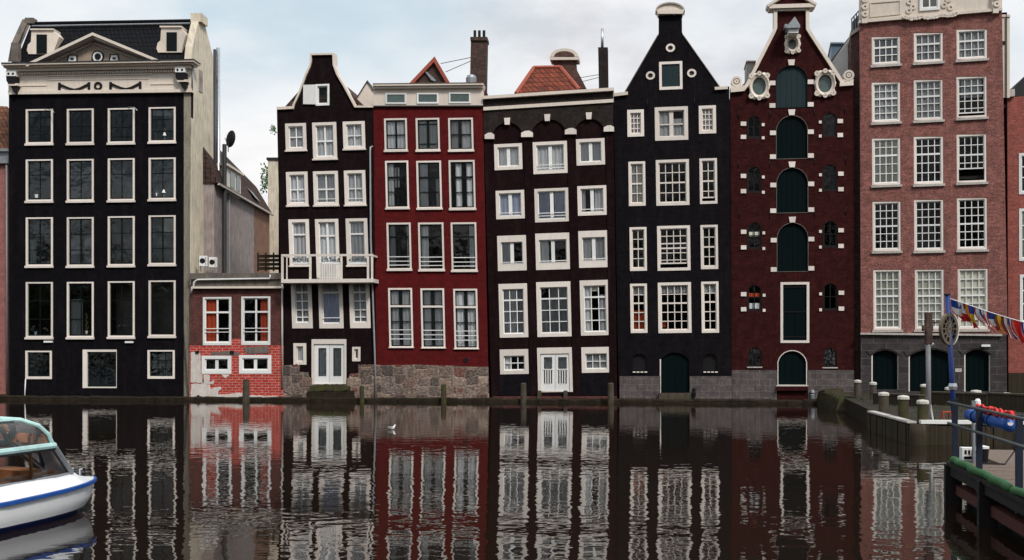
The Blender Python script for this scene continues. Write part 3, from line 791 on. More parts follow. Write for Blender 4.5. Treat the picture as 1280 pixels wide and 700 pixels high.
# flaking plaster: raised patches with ragged outlines
def ragged(h, name, P, mt, y=-0.03, amp=0.8):
    rr = random.Random(len(P)*13+int(P[0][0])); Q = []
    for i, p in enumerate(P):
        q = P[(i+1) % len(P)]; L = math.hypot(q[0]-p[0], q[1]-p[1]); n = max(1, int(L/2.2))
        for k in range(n):
            u = k/n; Q.append((p[0]+(q[0]-p[0])*u+rr.uniform(-amp,amp), p[1]+(q[1]-p[1])*u+rr.uniform(-amp,amp)))
    mb = MB(); h.slab(mb, Q, y, 0.0); return mb.build(name, M[mt], h.root)
ragged(h, 'plaster_patch', [(238.6,440),(247,440),(250.5,443),(251.2,467.8),(262,468.4),(262,478),(268,474),(267,480),(259.5,480),(250,478.6),(238.6,478)], 'plaster', -0.04, 0.35)
ragged(h, 'plaster_patch', [(238.6,480),(255,479.5),(261.5,481),(264,487),(269.5,484),(274.5,483),(276.5,486),(272.5,490),(273,493.5),(285,492.4),(300,491),(304,493),(322,494.5),(352,495.5),(352,503),(238.6,503)], 'plaster', -0.05, 0.7)
ragged(h, 'plaster_patch', [(277,468),(287,468.2),(281.5,473)], 'plaster', -0.04, 0.4)
ragged(h, 'plaster_patch', [(305,433.6),(335.5,432.6),(336,441.5),(310,442),(306,438)], 'grimy', -0.04, 0.5)
ragged(h, 'plaster_patch', [(263,440),(290,439),(300,441),(298,444),(264,443.6)], 'grimy', -0.03, 0.5)
ragged(h, 'moss_stain', [(238.6,497),(248,494),(262,497),(300,499),(352,499),(352,506),(238.6,506)], 'moss', -0.06, 0.7)
tube_px(h, [(254,468,-0.03),(254,478,-0.03)], 0.04, 'orange', 'clay_pipe')
for x0, y0 in ((246,440),(289.5,440)):
    mb = MB(); h.rect(mb, x0-2, y0-1.6, x0+2.2, y0+1.8, -0.1, 0.0); mb.build('vent', M['ink'], h.root)
mb = MB(); h.line(mb, 237,341.5,351.5,341.2, 7.6, -0.22, 0.4); h.line(mb, 240,348.6,352,348.6, 9, -0.1, 0.3); pa = mb.build('parapet', M['grimy'], h.root)
mb = MB(); h.line(mb, 239,358.0,352.2,357.6, 2.6, -0.26, 0.2); mb.build('cornice', M['cream'], h.root)
tube_px(h, [(337.6,343.6,-0.26),(337.4,348.0,-0.26),(247,349.6,-0.26),(243,352,-0.26),(242,358,-0.26),(240,361,-0.24),(238.5,367,-0.2)], 0.05, 'white', 'gutter_pipe', pa)
r = h.body(M['grimy'], 238, 351.5, 343.5, depth=6.5); h.floors(r, (436,))
tube_px(h, [(352.6,355,-0.08),(353,485,-0.08)], 0.055, 'sillstone', 'downpipe')
# air conditioners standing on the annex roof
zr = h.P(260, 339, 1.5).z
for i, (px, lab) in enumerate(((254.5,'white air conditioner with a dark fan grille, the nearer of two against the cream wall'),(266.5,'white air conditioner half hidden behind its twin on the annex roof'))):
    p = h.root.matrix_basis @ h.P(px, 330, 0.5 + i*0.9)
    ac = empty('air_conditioner', (p.x, p.y, zr+0.22), -h.phi + 0.15); ac.scale = (.85,.85,.85); tag(ac, lab, 'air conditioner', 'air conditioners')
    mb = MB(); mb.box(-.26,.26,-.18,.18,0,.72); mb.build('casing', M['white'], ac)
    mb = MB()
    mb.disc(-.04,.36,.19,-.185,16)
    for q in range(9): mb.box(.14,.2,-.195,-.18,.08+q*.065,.105+q*.065)
    mb.build('fan_grille', M['ink'], ac)
    mb = MB(); mb.box(-.24,-.2,-.15,.15,-.35,0); mb.box(.2,.24,-.15,.15,-.35,0); mb.build('stand', M['pipegrey'], ac)
# timber screen on the roof
p0 = h.root.matrix_basis @ h.P(322, 339, 2.6); p1 = h.root.matrix_basis @ h.P(350, 339, 2.6)
sc = empty('terrace_fence', ((p0+p1)/2)); sc.rotation_euler = (0,0,-h.phi)
tag(sc, 'dark timber fence on the flat annex roof beside the gabled house', 'fence')
L = (p1-p0).length/2; zz = 0.0
for k in range(4):
    mb = MB(); mb.box(-L, L, -.02, .02, .08+k*.25, .26+k*.25); mb.build('board', M['piling'], sc)
for x in (-L, -L*.3, L*.4, L):
    mb = MB(); mb.box(x-.04, x+.04, .02, .1, 0, 1.15); mb.build('post', M['piling'], sc)

# ---------------------------------------------------------------- rear wing behind the gap
X0 = -18.25
rw = empty('rear_wing_house', (X0, 72.5, 0)); tag(rw, 'grey rendered rear building with brown tiled roof seen through the gap', 'house')
Ya, Yb, ze, zr2 = -7.8, 7.0, 13.3, 16.9
mb = MB(); mb.box(-6, 0, Ya, 2.2, -0.5, ze); mb.build('wall', M['render_grey'], rw)
mb = MB(); mb.box(-6, -0.005, 2.2, Yb, -0.5, ze); mb.build('wall', M['render_brown'], rw)
mb = MB(); mb.add([(0.25,Ya-.1,ze-.1),(0.25,Yb,ze-.1),(-1.0,Yb,zr2-1.6),(-1.25,Ya-.1,zr2),(-6,Ya-.1,ze),(-6,Yb,ze)], [(0,1,2,3),(3,2,5,4),(0,3,4),(1,5,2)])
rf = mb.build('roof', M['browntile'], rw)
mb = MB(); mb.box(0.2,0.34,Ya,Yb,ze-.2,ze-.08); mb.build('gutter', M['sillstone'], rw)
mb = MB(); mb.box(-1.6,0.12,-5.6,-1.9,ze-.25,ze+1.35); mb.box(-1.7,0.3,-5.8,-1.8,ze+1.35,ze+1.5); dm = mb.build('dormer', M['cream'], rf)
for y0, y1 in ((-4.6,-3.5),(-3.1,-2.2)):
    mb = MB(); mb.box(0.11,0.15,y0,y1,ze+.2,ze+1.2); mb.build('window', M['greenglass'], dm)
mb = MB(); mb.tube([(0.2,-6.2,6.5),(0.2,-6.2,15.9)], 0.14); mb.build('chimney_pipe', M['pipedark'], rw)
mb = MB(); mb.tube([(0.06,-4.6,6.5),(0.06,-4.6,ze-.2)], 0.05); mb.build('downpipe', M['pipegrey'], rw)
mb = MB(); mb.box(-1.7,-1.15,-3.6,-2.9,15.0,17.0); mb.build('chimney', M['blackchim'], rf)
mb = MB(); mb.add([(0.02,2.0,ze+.35),(0.02,3.6,ze+.25),(-.55,3.6,ze+.95),(-.55,2.0,ze+1.05)], [(0,1,2,3)]); mb.v = [(a+.12,b,c+.12) for a,b,c in mb.v]; mb.build('skylight', M['leadgrey'], rf)
# satellite dish
q = at(285, 173, 67.0)
sd = empty('satellite_dish', (q.x, q.y, q.z-0.55)); tag(sd, 'dark round satellite dish on the ridge of the rear roof', 'satellite dish')
mb = MB(); V = []; n = 16
for j, (rr, dz) in enumerate(((0.0,0.0),(.25,.02),(.42,.07),(.55,.13))):
    for k2 in range(n): a = 2*math.pi*k2/n; V.append((rr*math.cos(a)*.62, dz*1.0, .55+rr*math.sin(a)))
fs = [(j*n+k2, j*n+(k2+1)%n, (j+1)*n+(k2+1)%n, (j+1)*n+k2) for j in range(3) for k2 in range(n)]
mb.add(V, fs); d_ = mb.build('dish', M['ink'], sd, smooth=True); d_.rotation_euler = (0,R(12),R(-18))
mb = MB(); mb.tube([(0,.05,-0.3),(0,.05,.55)], .03); mb.build('mast', M['pipedark'], sd)
mb = MB(); mb.tube([(0,.0,.2),(-.1,-.4,.5)], .02); mb.build('feed_arm', M['pipedark'], sd)
# pale end wall at the back of the gap
q0, q1 = at(335,200,81), at(356,200,81)
ew = empty('courtyard_end_house', (q0.x, 81, 0)); tag(ew, 'narrow cream wall of a house at the far end of the gap', 'house')
mb = MB(); mb.box(0, q1.x-q0.x+2, 0, 5, -.5, q0.z); mb.build('wall', M['render_cream'], ew)
mb = MB(); mb.box(-.1, q1.x-q0.x+2, -.1, 5.1, q0.z, q0.z+.18); mb.build('coping', M['darkroof'], ew)
# ---------------------------------------------------------------- bell gable house with balcony
h = House('balcony_house', 'dark brown bell-gabled house with a white railed balcony', 348, 468, 0.15, xs=-0.033)
r1 = [(357,154.2,383,188.2),(391,153,421,199),(429,151.8,456.4,186.6)]
r2 = [(358.2,214.8,385,257.2),(392,214,423,257),(430.6,213,457.2,256.5)]
r3 = [(361.5,274.2,387,332.2),(395,273.8,424,347.5),(433,273,460,332)]
r4 = [(364.6,352.5,390.2,410.4),(398.6,352.5,428.8,410.4),(437,352.5,462.6,410.2)]
gd = (389.6,424,433,480.5); gl = (367,429,383,455.8); gr = (440.4,433.6,450.6,451.6)
at_ = (394.8,105.2,411.8,132)
holes = [h.hole(*w) for w in r1+r2+r3+r4] + [h.hole(*w) for w in (gl,gr,gd,at_)]
out = [(346,135.5),(366.6,135.2),(375,115),(382,95),(386.5,83),(388,77),(388,67.5),(417,67.2),(417.4,80),(421,92),(430,108),(443.2,133),(466.2,133),(470.8,506),(354,506)]
h.wall('wall', M['umber'], out, holes)
mb = MB()
h.band(mb, [(345.6,133.6),(364.6,132.6)], 3.4, -0.12, 0.5)
h.band(mb, [(364.6,135.6),(365.5,131),(372.5,115.5),(380,95),(385.2,83.5),(387,77),(387,66.6),(417.4,66),(418,80.5),(422,91.8),(431,107),(444.4,132),(466.4,132)], 2.2, -0.12, 0.5)
mb.build('gable_coping', M['cream'], h.root)
h.roof(M['browntile'], 352, 460, 138, 402, 82, 0.35, 7)
rb = h.body(M['umber'], 348, 466, 138); h.floors(rb, (141, 206, 266, 348, 416))
allc = lambda m='curtain': [(0,1,0.02,1,m)]
for i, w in enumerate(r1): h.window(*w, fw=4.0, ft=3.6, fb=3.2, nv=1, hs=(.5,), mw=(2.0 if i == 1 else 1.4), sm='white', sill=1.4, cur=allc())
for i, w in enumerate(r2): h.window(*w, fw=4.0, ft=3.6, fb=3.2, nv=1, hs=(.52,), mw=(2.0 if i == 1 else 1.4), sm='white', sill=1.4, cur=allc(), rails=(.86,))
for i, w in enumerate(r3):
    if i != 1: h.window(*w, fw=4.2, ft=3.6, fb=3.2, nv=0, hs=(.30,), mw=2.0, sm='white', sill=1.4, cur=allc('curtgrey') + [(0,1,.02,1,'curtain')])
    else: h.window(*w, fw=4.0, ft=3.6, fb=1.0, nv=1, hs=(.25,), mw=1.8, vmw=2.6, sm='white', cur=[(0,1,.02,1,'curtain')], name='balcony_door')
for i, w in enumerate(r4):
    if i == 1: h.window(*w, fw=4.2, ft=1.0, fb=6.0, nv=0, hs=(.24,), mw=2.4, sm='white', cur=[(0,1,.25,1,'curtblue'),(0,1,0,.25,'curtgrey')], rails=(.86,))
    else: h.window(*w, fw=4.4, ft=1.0, fb=7.0, nv=1, hs=(.24,.46,.68,.86), mw=1.3, thick={.24:2.4}, sm='white', cur=[(0,1,0,1,'curtgrey')])
h.window(*gl, fw=3.8, nv=0, hs=(), sm='frame', cur=allc(), xs=-0.01); h.window(*gr, fw=2.6, nv=0, hs=(), sm='frame', cur=allc(), xs=0)
h.window(*at_, fw=2.2, nv=0, hs=(), sm='white', fm='white', cur=[], glass='glass', xs=0)
mb = MB(); h.slab(mb, [(379,106),(394.6,105.6),(394.4,130.4),(378.8,130)], -0.1, -0.04); mb.build('open_shutter', M['white'], h.root)
# garden doors at the water
d = h.window(*gd, fw=2.6, ft=6.0, fb=1.0, nv=0, hs=(), fm='frame', sm='white', cur=[], name='water_door', xs=0)
for (xa, xb) in ((393,411.2),(411.6,429.8)):
    mb = MB(); C = h.P((xa+xb)/2, 455)
    o = h.pts([(xa,479.5),(xb,479.5),(xb,431),(xa,431)]); i_ = h.pts([(xa+4.6,470.4),(xb-3.4,470.4),(xb-3.4,435),(xa+4.6,435)])
    ring_prism(mb, o, i_, 0.03, 0.1); lf = mb.build('door_leaf', M['white'], h.root)
    mb = MB(); q = i_; mb.add([(p[0],0.07,p[1]) for p in q], [(0,1,2,3)]); mb.build('pane', M['glass'], lf)
    mb = MB(); V = []; nn = 24
    for k2 in range(nn+1):
        x = q[0][0] + (q[1][0]-q[0][0])*k2/nn; dy = .03*math.sin(k2*1.7)
        V += [(x,.2+dy,q[0][1]),(x,.2+dy,q[2][1])]
    mb.add(V, [(2*k2,2*k2+2,2*k2+3,2*k2+1) for k2 in range(nn)]); mb.build('curtain', M['curtgrey'], lf, smooth=True)
# balcony
mb = MB(); h.line(mb, 351.5,349,466.5,348.2, 4.6, -1.15, 0.0); bal = mb.build('balcony', M['frame'], h.root)
yb = -1.08
mb = MB(); h.line(mb, 351.5,317.8,466.5,317.4, 2.6, yb-.04, yb+.04)
for x0 in (351.5, 463.6):
    a = h.P(x0, 318, yb); mb.box(a.x, a.x+.09, yb, 0, a.z-.1, a.z)
mb.build('handrail', M['frame'], bal)
for x0, w_ in ((351.5,2.6),(357.8,1.2),(386.4,2.6),(425.4,2.4),(458.6,2.6),(463.8,2.4)):
    mb = MB(); h.rect(mb, x0, 320, x0+w_, 349.5, yb-.03, yb+.03); mb.build('rail_post', M['frame'], bal)
mb = MB()
for k2 in range(9): h.rect(mb, 399.5+k2*2.9, 328, 400.5+k2*2.9, 348.5, yb-.01, yb+.01)
mb.build('baluster', M['white'], bal)
rnd = random.Random(4)
for x0, x1 in ((366,386),(402,425),(437,460)):
    mb = MB()
    for k2 in range(60):
        p = h.P(rnd.uniform(x0,x1), rnd.uniform(322.5,328), yb+.12+rnd.uniform(0,.12)); s_ = rnd.uniform(.03,.07); a = rnd.uniform(0,6.28)
        mb.add([(p.x-s_*math.cos(a),p.y-.02,p.z-s_*math.sin(a)),(p.x+s_*math.sin(a),p.y+.03,p.z-s_*math.cos(a)),(p.x+s_*math.cos(a),p.y,p.z+s_*math.sin(a)),(p.x-s_*math.sin(a),p.y+.02,p.z+s_*math.cos(a))], [(0,1,2,3)])
    pf = mb.build('planter_flowers', M['leadgrey'], bal)
    mb = MB(); h.rect(mb, x0, 327.8, x1, 330.6, yb+.05, yb+.3); mb.build('planter_box', M['white'], pf)
mb = MB(); h.rect(mb, 396.6,328,426.6,348.5,-0.03,0.1); mb.build('door_panel', M['sillstone'], h.root)
tube_px(h, [(465.8,183,-.02),(463.2,184.2,-.12),(462.6,190,-.14),(463.4,300,-.14),(468.4,440,-.14),(470,508,-.16)], 0.055, 'pipegrey', 'downpipe')
# rubble plinth
ragged(h, 'stone_plinth', [(354,457),(366,456.4),(371,455.2),(374.5,458),(374,465),(385,465.2),(386.5,472),(389.8,473),(389.8,481),(433,481),(433,474),(436,472),(437,467.6),(448,466.6),(447.4,456),(470.6,455.6),(471.6,506),(354,506)], 'rubble', -0.09, 0.35)
ragged(h, 'doorstep', [(387,483),(394,480.6),(430,480.6),(436,483),(435,488),(386,489)], 'mosspile', -0.4, 0.7); ragged(h, 'lower_step', [(384,489.5),(440,488.8),(442,498),(382,498)], 'moss', -0.5, 0.7)
sp = h.root.matrix_basis @ h.P(347.5, 165, 0.0)
pl = empty('wall_sprig', (sp.x, sp.y, sp.z)); tag(pl, 'small green plant growing from the wall edge of the dark gabled house', 'plant')
mb = MB()
for k2 in range(46):
    a = rnd.uniform(0,6.28); rr = rnd.uniform(0,.26)
    p = Vector((-.28+rr*math.cos(a)*.85, rnd.uniform(-.15,.15), .14+rr*math.sin(a)*1.1)); s_ = rnd.uniform(.04,.09); b2 = rnd.uniform(0,6.28)
    mb.add([(p.x+s_*math.cos(b2),p.y,p.z+s_*math.sin(b2)),(p.x+s_*.5*math.cos(b2+1.5),p.y-.03,p.z+s_*.5*math.sin(b2+1.5)),(p.x-s_*math.cos(b2),p.y,p.z-s_*math.sin(b2)),(p.x-s_*.5*math.cos(b2+1.5),p.y+.03,p.z-s_*.5*math.sin(b2+1.5))], [(0,1,2,3)])
M['leaf'] = m_plain('fresh_leaf', (0.06,0.14,0.03), 0.6)
mb.build('leaves', M['leaf'], pl)
mb = MB(); mb.tube([(0.02,0,-.06),(-.12,0,.02),(-.26,0,.2)], .012); mb.build('stem', M['timber'], pl)
h_bal = h

# ---------------------------------------------------------------- red house
h = House('red_painted_house', 'deep red painted house with a cream attic strip and stone base', 468, 609, 0.09, xs=-0.024)
att = [(482.4,117.2,508.4,130.6),(521.6,117,548.6,130.2),(561.4,116.4,588.6,129.8)]
r1 = [(480.5,148,509,188.2),(520,147.6,549.6,188),(560.6,147.4,591.6,188)]
r2 = [(482,201,511,260),(521,201,552,260.4),(561.4,200.2,594,261)]
r3 = [(483.8,278.4,514,336.8),(523.2,278.2,555,337.4),(564,278,596,338.2)]
r4 = [(486,360,516,434.4),(526.4,360.4,556,435),(567.4,361,597.4,436)]
h.wall('wall', M['redpaint'], [(466.6,132.6),(603.6,132.2),(611,506),(470.6,506)], [h.hole(*w) for w in r1+r2+r3+r4])
mb = MB(); h.slab(mb, [(466.8,109.6),(603.4,108.4),(603.6,131.6),(466.6,132.2)], -0.10, 0.5)
fa = mb.build('fascia', M['cream'], h.root)
mb = MB(); h.line(mb, 465.8,104.8,604.2,103.4, 2.4, -0.42, 0.6); h.line(mb, 466.4,107,603.8,105.8, 3.4, -0.3, 0.6); mb.build('cornice', M['cream'], h.root)
mb = MB(); h.line(mb, 466,104.1,604.4,102.7, 0.9, -0.44, 0.7); mb.build('cornice_flashing', M['grimy'], h.root)
mb = MB(); h.line(mb, 466.4,131.9,603.8,131.5, 1.3, -0.14, 0.1); mb.build('string_course', M['pipedark'], h.root)
for a in att:
    mb = MB(); o = h.pts([(a[0],a[3]),(a[2],a[3]),(a[2],a[1]),(a[0],a[1])]); i_ = h.pts([(a[0]+2,a[3]-2),(a[2]-2,a[3]-2),(a[2]-2,a[1]+1.6),(a[0]+2,a[1]+1.6)])
    ring_prism(mb, o, i_, -0.15, -0.05); w_ = mb.build('attic_window', M['white'], h.root)
    mb = MB(); mb.add([(p[0],-0.115,p[1]) for p in i_], [(0,1,2,3)]); mb.build('pane', M['greenglass'], w_)
rb = h.body(M['redpaint'], 470, 604, 108); h.floors(rb, (138, 195, 270, 350, 446))
c1 = [[(0,.45,0,1,'curtain'),(.55,1,0,1,'curtain')], [(.02,.98,0,1,'curtain')], [(.0,.36,0,1,'curtgrey'),(.5,1,0,1,'curtain')]]
c2 = [[(0,.3,0,1,'curtain'),(.35,.6,.1,.55,'curtgrey')], [(0,.42,0,1,'curtain'),(.8,1,.3,1,'curtgrey')], [(.2,.48,0,1,'curtain'),(.68,1,0,1,'curtain')]]
c3 = [[(.02,.3,0,1,'curtgrey'),(.86,1,0,1,'curtain')], [(.0,.36,0,1,'curtain')], [(.74,1,0,1,'curtain')]]
c4_ = [[(0,.44,.26,1,'curtain'),(.58,1,.26,1,'curtain'),(0,1,0,.25,'curtain')]]*3
kw = dict(fw=2.2, ft=2.2, fb=1.6, sm='sash', sill=2.0, sillm='frame')
for i, w in enumerate(r1): h.window(*w, nv=1, hs=((.5,) if i != 1 else (.14,.82)), mw=1.3, vmw=(3.2 if i == 1 else 1.3), cur=c1[i], **kw)
for i, w in enumerate(r2): h.window(*w, nv=1, hs=(.33,.66), mw=1.0, thick={.33:2.0}, cur=c2[i], **kw)
for i, w in enumerate(r3): h.window(*w, nv=(1 if i != 2 else 0), hs=(.28,), mw=1.6, vmw=1.0, cur=c3[i], rails=(.74,.84,.93), **kw)
kw['sill'] = 0.6
for i, w in enumerate(r4):
    o = h.window(*w, nv=1, hs=(.56,), mw=1.0, vmw=4.4, cur=c4_[0], rails=(.71,.79,.87), **kw)
    mb = MB(); y = w[1] + 2.2 + (w[3]-w[1])*.26
    h.rect(mb, w[0]+1.6, y, w[2]-1.2, y+2.4, -0.03, 0.13); mb.build('transom', M['frame'], h.root)
ragged(h, 'stone_plinth', [(470.4,456.4),(520,455.8),(560,457),(610.4,458.6),(611.4,506),(470.8,506)], 'rubble', -0.08, 0.35)
mb = MB(); c = h.P(582,450); mb.disc(c.x, c.z, .15, -0.02); mb.box(c.x-.1,c.x+.1,-.015,0.0,c.z-.1,c.z+.1); mb.build('vent', M['ink'], h.root)
# tiled dormer gable, chimney
mb = MB(); h.slab(mb, [(514,104),(543,73),(560.6,104)], 2.4, 6.5); dm = mb.build('roof', M['chim'], h.root)
mb = MB(); h.band(mb, [(510.5,105),(543.2,70.4),(563.4,105)], 4.2, 2.2, 6.6, 1); mb.build('verge_tiles', M['redridge'], dm)
mb = MB(); h.slab(mb, [(530,88),(533,89),(545,100),(544,102),(539,100)], 2.3, 2.5); mb.build('flashing', M['leadgrey'], dm)
mb = MB(); h.slab(mb, [(588.6,49),(608.4,49),(607,120),(587,120)], 3.0, 3.8); h.rect(mb, 587.8,46,609,50.4,2.9,3.9); ch = mb.build('chimney', M['chim'], h.root)
for x0 in (592.0, 597.6, 603.4):
    mb = MB(); a = h.P(x0+1.6, 47, 3.4); b = h.P(x0+1.6, 38.2, 3.4); mb.tube([a,b], .085); mb.build('chimney_pot', M['blackchim'], ch)
for (xa, ya, xb, yb2) in ((551,79.5,588,72), (557,90,588,76.5)): tube_px(h, [(xa,ya,3.2),(xb,yb2,3.2)], 0.022, 'pipedark', 'stay_rod', ch, 5)
mb = MB(); c = h.P(589, 100, 1.6); mb.lathe([(.0,-.3),(.3,-.3),(.32,.1),(.25,.25),(.1,.32)], (c.x,1.6,c.z)); mb.build('roof_vent', M['leadgrey'], h.root)
# pale little side gable to the left
mb = MB(); h.slab(mb, [(443,134),(443.2,126),(459,101),(466.6,113.5),(466.6,134)], 1.5, 5); sg = mb.build('side_gable', M['cream'], h.root)
mb = MB(); h.band(mb, [(442.4,126.5),(459,100),(467,112.6)], 1.1, 1.42, 5.1); mb.build('coping', M['pipedark'], sg)

# ---------------------------------------------------------------- arched brown house
h = House('arcaded_house', 'dark brown house with three blind arches and white keystones', 606, 771, 0.14, zs=0.02, xs=-0.027)
r1 = [(618,179.8,652.8,212.2),(666.4,177,709.2,217),(720.4,173.4,756,206.4)]
r2 = [(620,238,655.6,273.6),(668.4,235.4,711,277.4),(722,232.2,758.4,269.2)]
r3 = [(622,294.4,658,338.4),(669.6,291.4,712.8,337),(723.4,288.4,761,334.4)]
r4 = [(624,354.6,659.6,421.8),(671,352.2,714.6,420.8),(725.4,350.2,762.4,419.2)]
r5 = [(625,436.6,660.6,467.6),(727,433.8,763.6,465.8)]
gd = (672,434.4,715.4,490)
h.wall('wall', M['plum'], [(604.4,123),(766.4,112.6),(771.4,506),(614,506)], [h.hole(*w) for w in r1+r2+r3+r4+r5+[gd]])
# brick band whose lower edge is three blind arches
def arcade():
    mb = MB(); edges = []
    xs_ = [604.6, 614.6, 653.4, 663.6, 707.4, 717.4, 755.8, 766.4]
    top = lambda x: 122.6 - (x-604.4)*0.063
    bot = lambda x: 173.6 - (x-604.4)*0.05
    def arch(x0, x1, rise):
        n = 12; xc = (x0+x1)/2; w = (x1-x0)/2; o = []
        for i in range(n+1):
            a = math.pi - math.pi*i/n; x = xc + w*math.cos(a)
            o.append((x, bot(x) - rise*math.sin(a)))
        return o
    poly = [(xs_[0], top(xs_[0])), (xs_[7], top(xs_[7])), (xs_[7], bot(xs_[7]))]
    poly += list(reversed(arch(717.4,755.8,18.5))) + list(reversed(arch(663.6,707.4,20.5))) + list(reversed(arch(614.6,653.4,19)))
    poly += [(xs_[0], bot(xs_[0]))]
    h.slab(mb, poly, -0.11, 0.0, back=False)
    return mb.build('arcade_band', M['sooty'], h.root)
arcade()
for (xa, xb, dx) in ((605.2,613.4,9.0),(654.6,662.4,8.6),(708.6,716.2,8.0),(757.0,766.6,5.0)):
    mb = MB(); h.slab(mb, [(xa,173.4-(xa-604)*.05),(xb,173.4-(xb-604)*.05),(xb+dx,497),(xa+dx,497)], -0.05, 0.0, back=False); mb.build('pilaster', M['plum'], h.root)
for (cx, cy) in ((633.8,151.2),(684,146.6),(736,144.4)):
    mb = MB(); h.slab(mb, [(cx-3.8,cy-3.8),(cx+3.8,cy-4.2),(cx+2.9,cy+4.4),(cx-2.9,cy+4.6)], -0.2, 0.0); mb.build('keystone', M['frame'], h.root)
for (cx, cy, w_) in ((611.6,170,5.8),(658.6,167.6,7.2),(713.2,164.2,7.2),(761,160.8,6.4)):
    mb = MB(); h.slab(mb, [(cx-w_,cy+3.6),(cx-w_,cy-1.6),(cx-w_*.3,cy-4.0),(cx+w_*.4,cy-4.4),(cx+w_,cy-2.2),(cx+w_,cy+3.4)], -0.21, 0.0); mb.build('impost_stone', M['frame'], h.root)
mb = MB(); h.line(mb, 603.6,119.8,767,109.2, 3.8, -0.34, 0.6); mb.build('cornice', M['cream'], h.root)
mb = MB(); h.line(mb, 604.2,133.8,766.4,123.6, 4.2, -0.2, 0.1); mb.build('string_course', M['cream'], h.root)
ragged(h, 'moss_stain', [(722,133),(734,130.6),(748,131),(756,128.6),(754,133),(746,138),(735,141),(726,139)], 'moss', -0.116, 0.9)
rb = h.body(M['plum'], 608, 765, 121); h.floors(rb, (226, 284, 345, 428))
two = dict(nv=1, mw=1.2, vmw=4.4, sm='white')
cc = [(0,.48,0,1,'curtain'),(.52,1,0,1,'curtain')]
for i, w in enumerate(r1): h.window(*w, fw=4.2, ft=4.0, fb=4.0, hs=(), rails=((.78,.9) if i == 1 else ()), cur=cc, **two)
cs = [[(0,.44,0,1,'curtblue'),(.56,1,0,1,'curtblue')], [(0,.4,0,1,'curtblue'),(.58,.98,0,1,'curtblue')], [(.02,.2,0,1,'curtgrey'),(.62,1,0,1,'curtain')]]
for i, w in enumerate(r2): h.window(*w, fw=4.0, ft=3.4, fb=3.6, hs=(), rails=((.86,) if i != 1 else (.78,.88)), cur=cs[i], **two)
cs = [[(0,.42,0,.85,'curtain')], [(.05,.34,0,1,'curtain')], [(0,.44,0,1,'curtgrey'),(.55,1,0,1,'curtgrey')]]
for i, w in enumerate(r3): h.window(*w, fw=4.4, ft=8.0, fb=8.0, hs=(), rails=(.9,), cur=cs[i], **two)
cs = [[(0,.3,0,1,'curtain'),(.36,.62,0,1,'curtain'),(.72,1,0,1,'curtgrey')], [(0,.3,.25,1,'curtgrey'),(.33,.98,0,1,'curtgrey')], [(0,.3,0,1,'curtain'),(.7,1,.2,1,'curtgrey'),(.36,.64,0,.12,'blind')]]
for i, w in enumerate(r4): h.window(*w, fw=4.6, ft=6.6, fb=4.4, nv=2, hs=(.25,.5,.75), mw=1.1, thick={.25:2.0}, sm='white', cur=cs[i])
cs = [[(0,.3,0,1,'curtain')], [(0,1,0,1,'curtgrey')]]
for i, w in enumerate(r5): h.window(*w, fw=4.8, ft=8.0, fb=4.6, nv=2, hs=(.5,), mw=1.1, sm='white', cur=cs[i])
h.window(*gd, fw=3.6, ft=7.6, fb=1.2, nv=0, hs=(), sm='white', name='water_door')
for (xa, xb) in ((676.2,693.6),(694,711.8)):
    o = h.pts([(xa,488.6),(xb,488.6),(xb,442.4),(xa,442.4)]); i_ = h.pts([(xa+3.6,479.6),(xb-3.4,479.6),(xb-3.4,446.4),(xa+3.6,446.4)])
    mb = MB(); ring_prism(mb, o, i_, 0.02, 0.1); lf = mb.build('door_leaf', M['white'], h.root)
    mb = MB(); mb.add([(p[0],.07,p[1]) for p in i_], [(0,1,2,3)]); mb.build('pane', M['glass'], lf)
    mb = MB(); mb.add([(p[0],.2,p[1]) for p in i_], [(0,1,2,3)]); mb.build('curtain', M['curtgrey'], lf)
    mb = MB()
    for q in (.22,.5,.78):
        x = xa+3.6+(xb-xa-7)*q; h.rect(mb, x-.6, 461, x+.6, 480, 0.0, .03)
    h.rect(mb, xa+2, 461, xb-2, 462.4, 0.0, 0.03); mb.build('door_bar', M['white'], lf)
mb = MB(); h.rect(mb, 616,495.6,771,498.2,-0.22,0.0); mb.build('waling_beam', M['maroon'], h.root)
for x0 in (671.6, 704.4): 
    mb = MB(); h.rect(mb, x0, 488.4, x0+4.4, 498.4, -0.35, 0.0); mb.build('door_bracket', M['timber'], h.root)
ragged(h, 'weathered_render', [(616,469),(664,469),(664,494),(616,494.4)], 'charcoal', -0.015, .6)
ragged(h, 'weathered_render', [(722,467.6),(768,466),(768.6,494),(722,494)], 'charcoal', -0.015, .6)
# roofs behind
a, b, c, d = h.P(645,117,1.0), h.P(724,112,1.0), h.P(700.4,84,2.6), h.P(667.4,84.6,2.6)
mb = MB(); mb.add([a,b,c,d, Vector((c.x,7,c.z)), Vector((d.x,7,d.z)), Vector((b.x,7,b.z)), Vector((a.x,7,a.z))], [(0,1,2,3),(3,2,4,5),(1,6,4,2),(0,3,5,7)])
ro = mb.build('roof', M['redtile'], h.root)
for p, q in ((a,d),(d,c),(b,c)):
    mb = MB(); mb.tube([p,q], .12, 6); mb.build('hip_tiles', M['redridge'], ro)
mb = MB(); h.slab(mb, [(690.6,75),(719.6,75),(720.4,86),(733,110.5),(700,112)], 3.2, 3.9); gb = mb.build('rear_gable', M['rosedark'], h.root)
mb = MB(); h.slab(mb, [(686.6,71.4),(723.8,71.2),(723,74.6),(687.4,74.8)], 3.0, 4.1)
h.slab(mb, [(687.6,70.8)] + [(705.4-17.6*math.cos(math.pi*i/12), 70.8-10.4*math.sin(math.pi*i/12)) for i in range(1,12)] + [(723.2,70.6)], 3.1, 4.0)
gc = mb.build('gable_cap', M['cream'], gb)
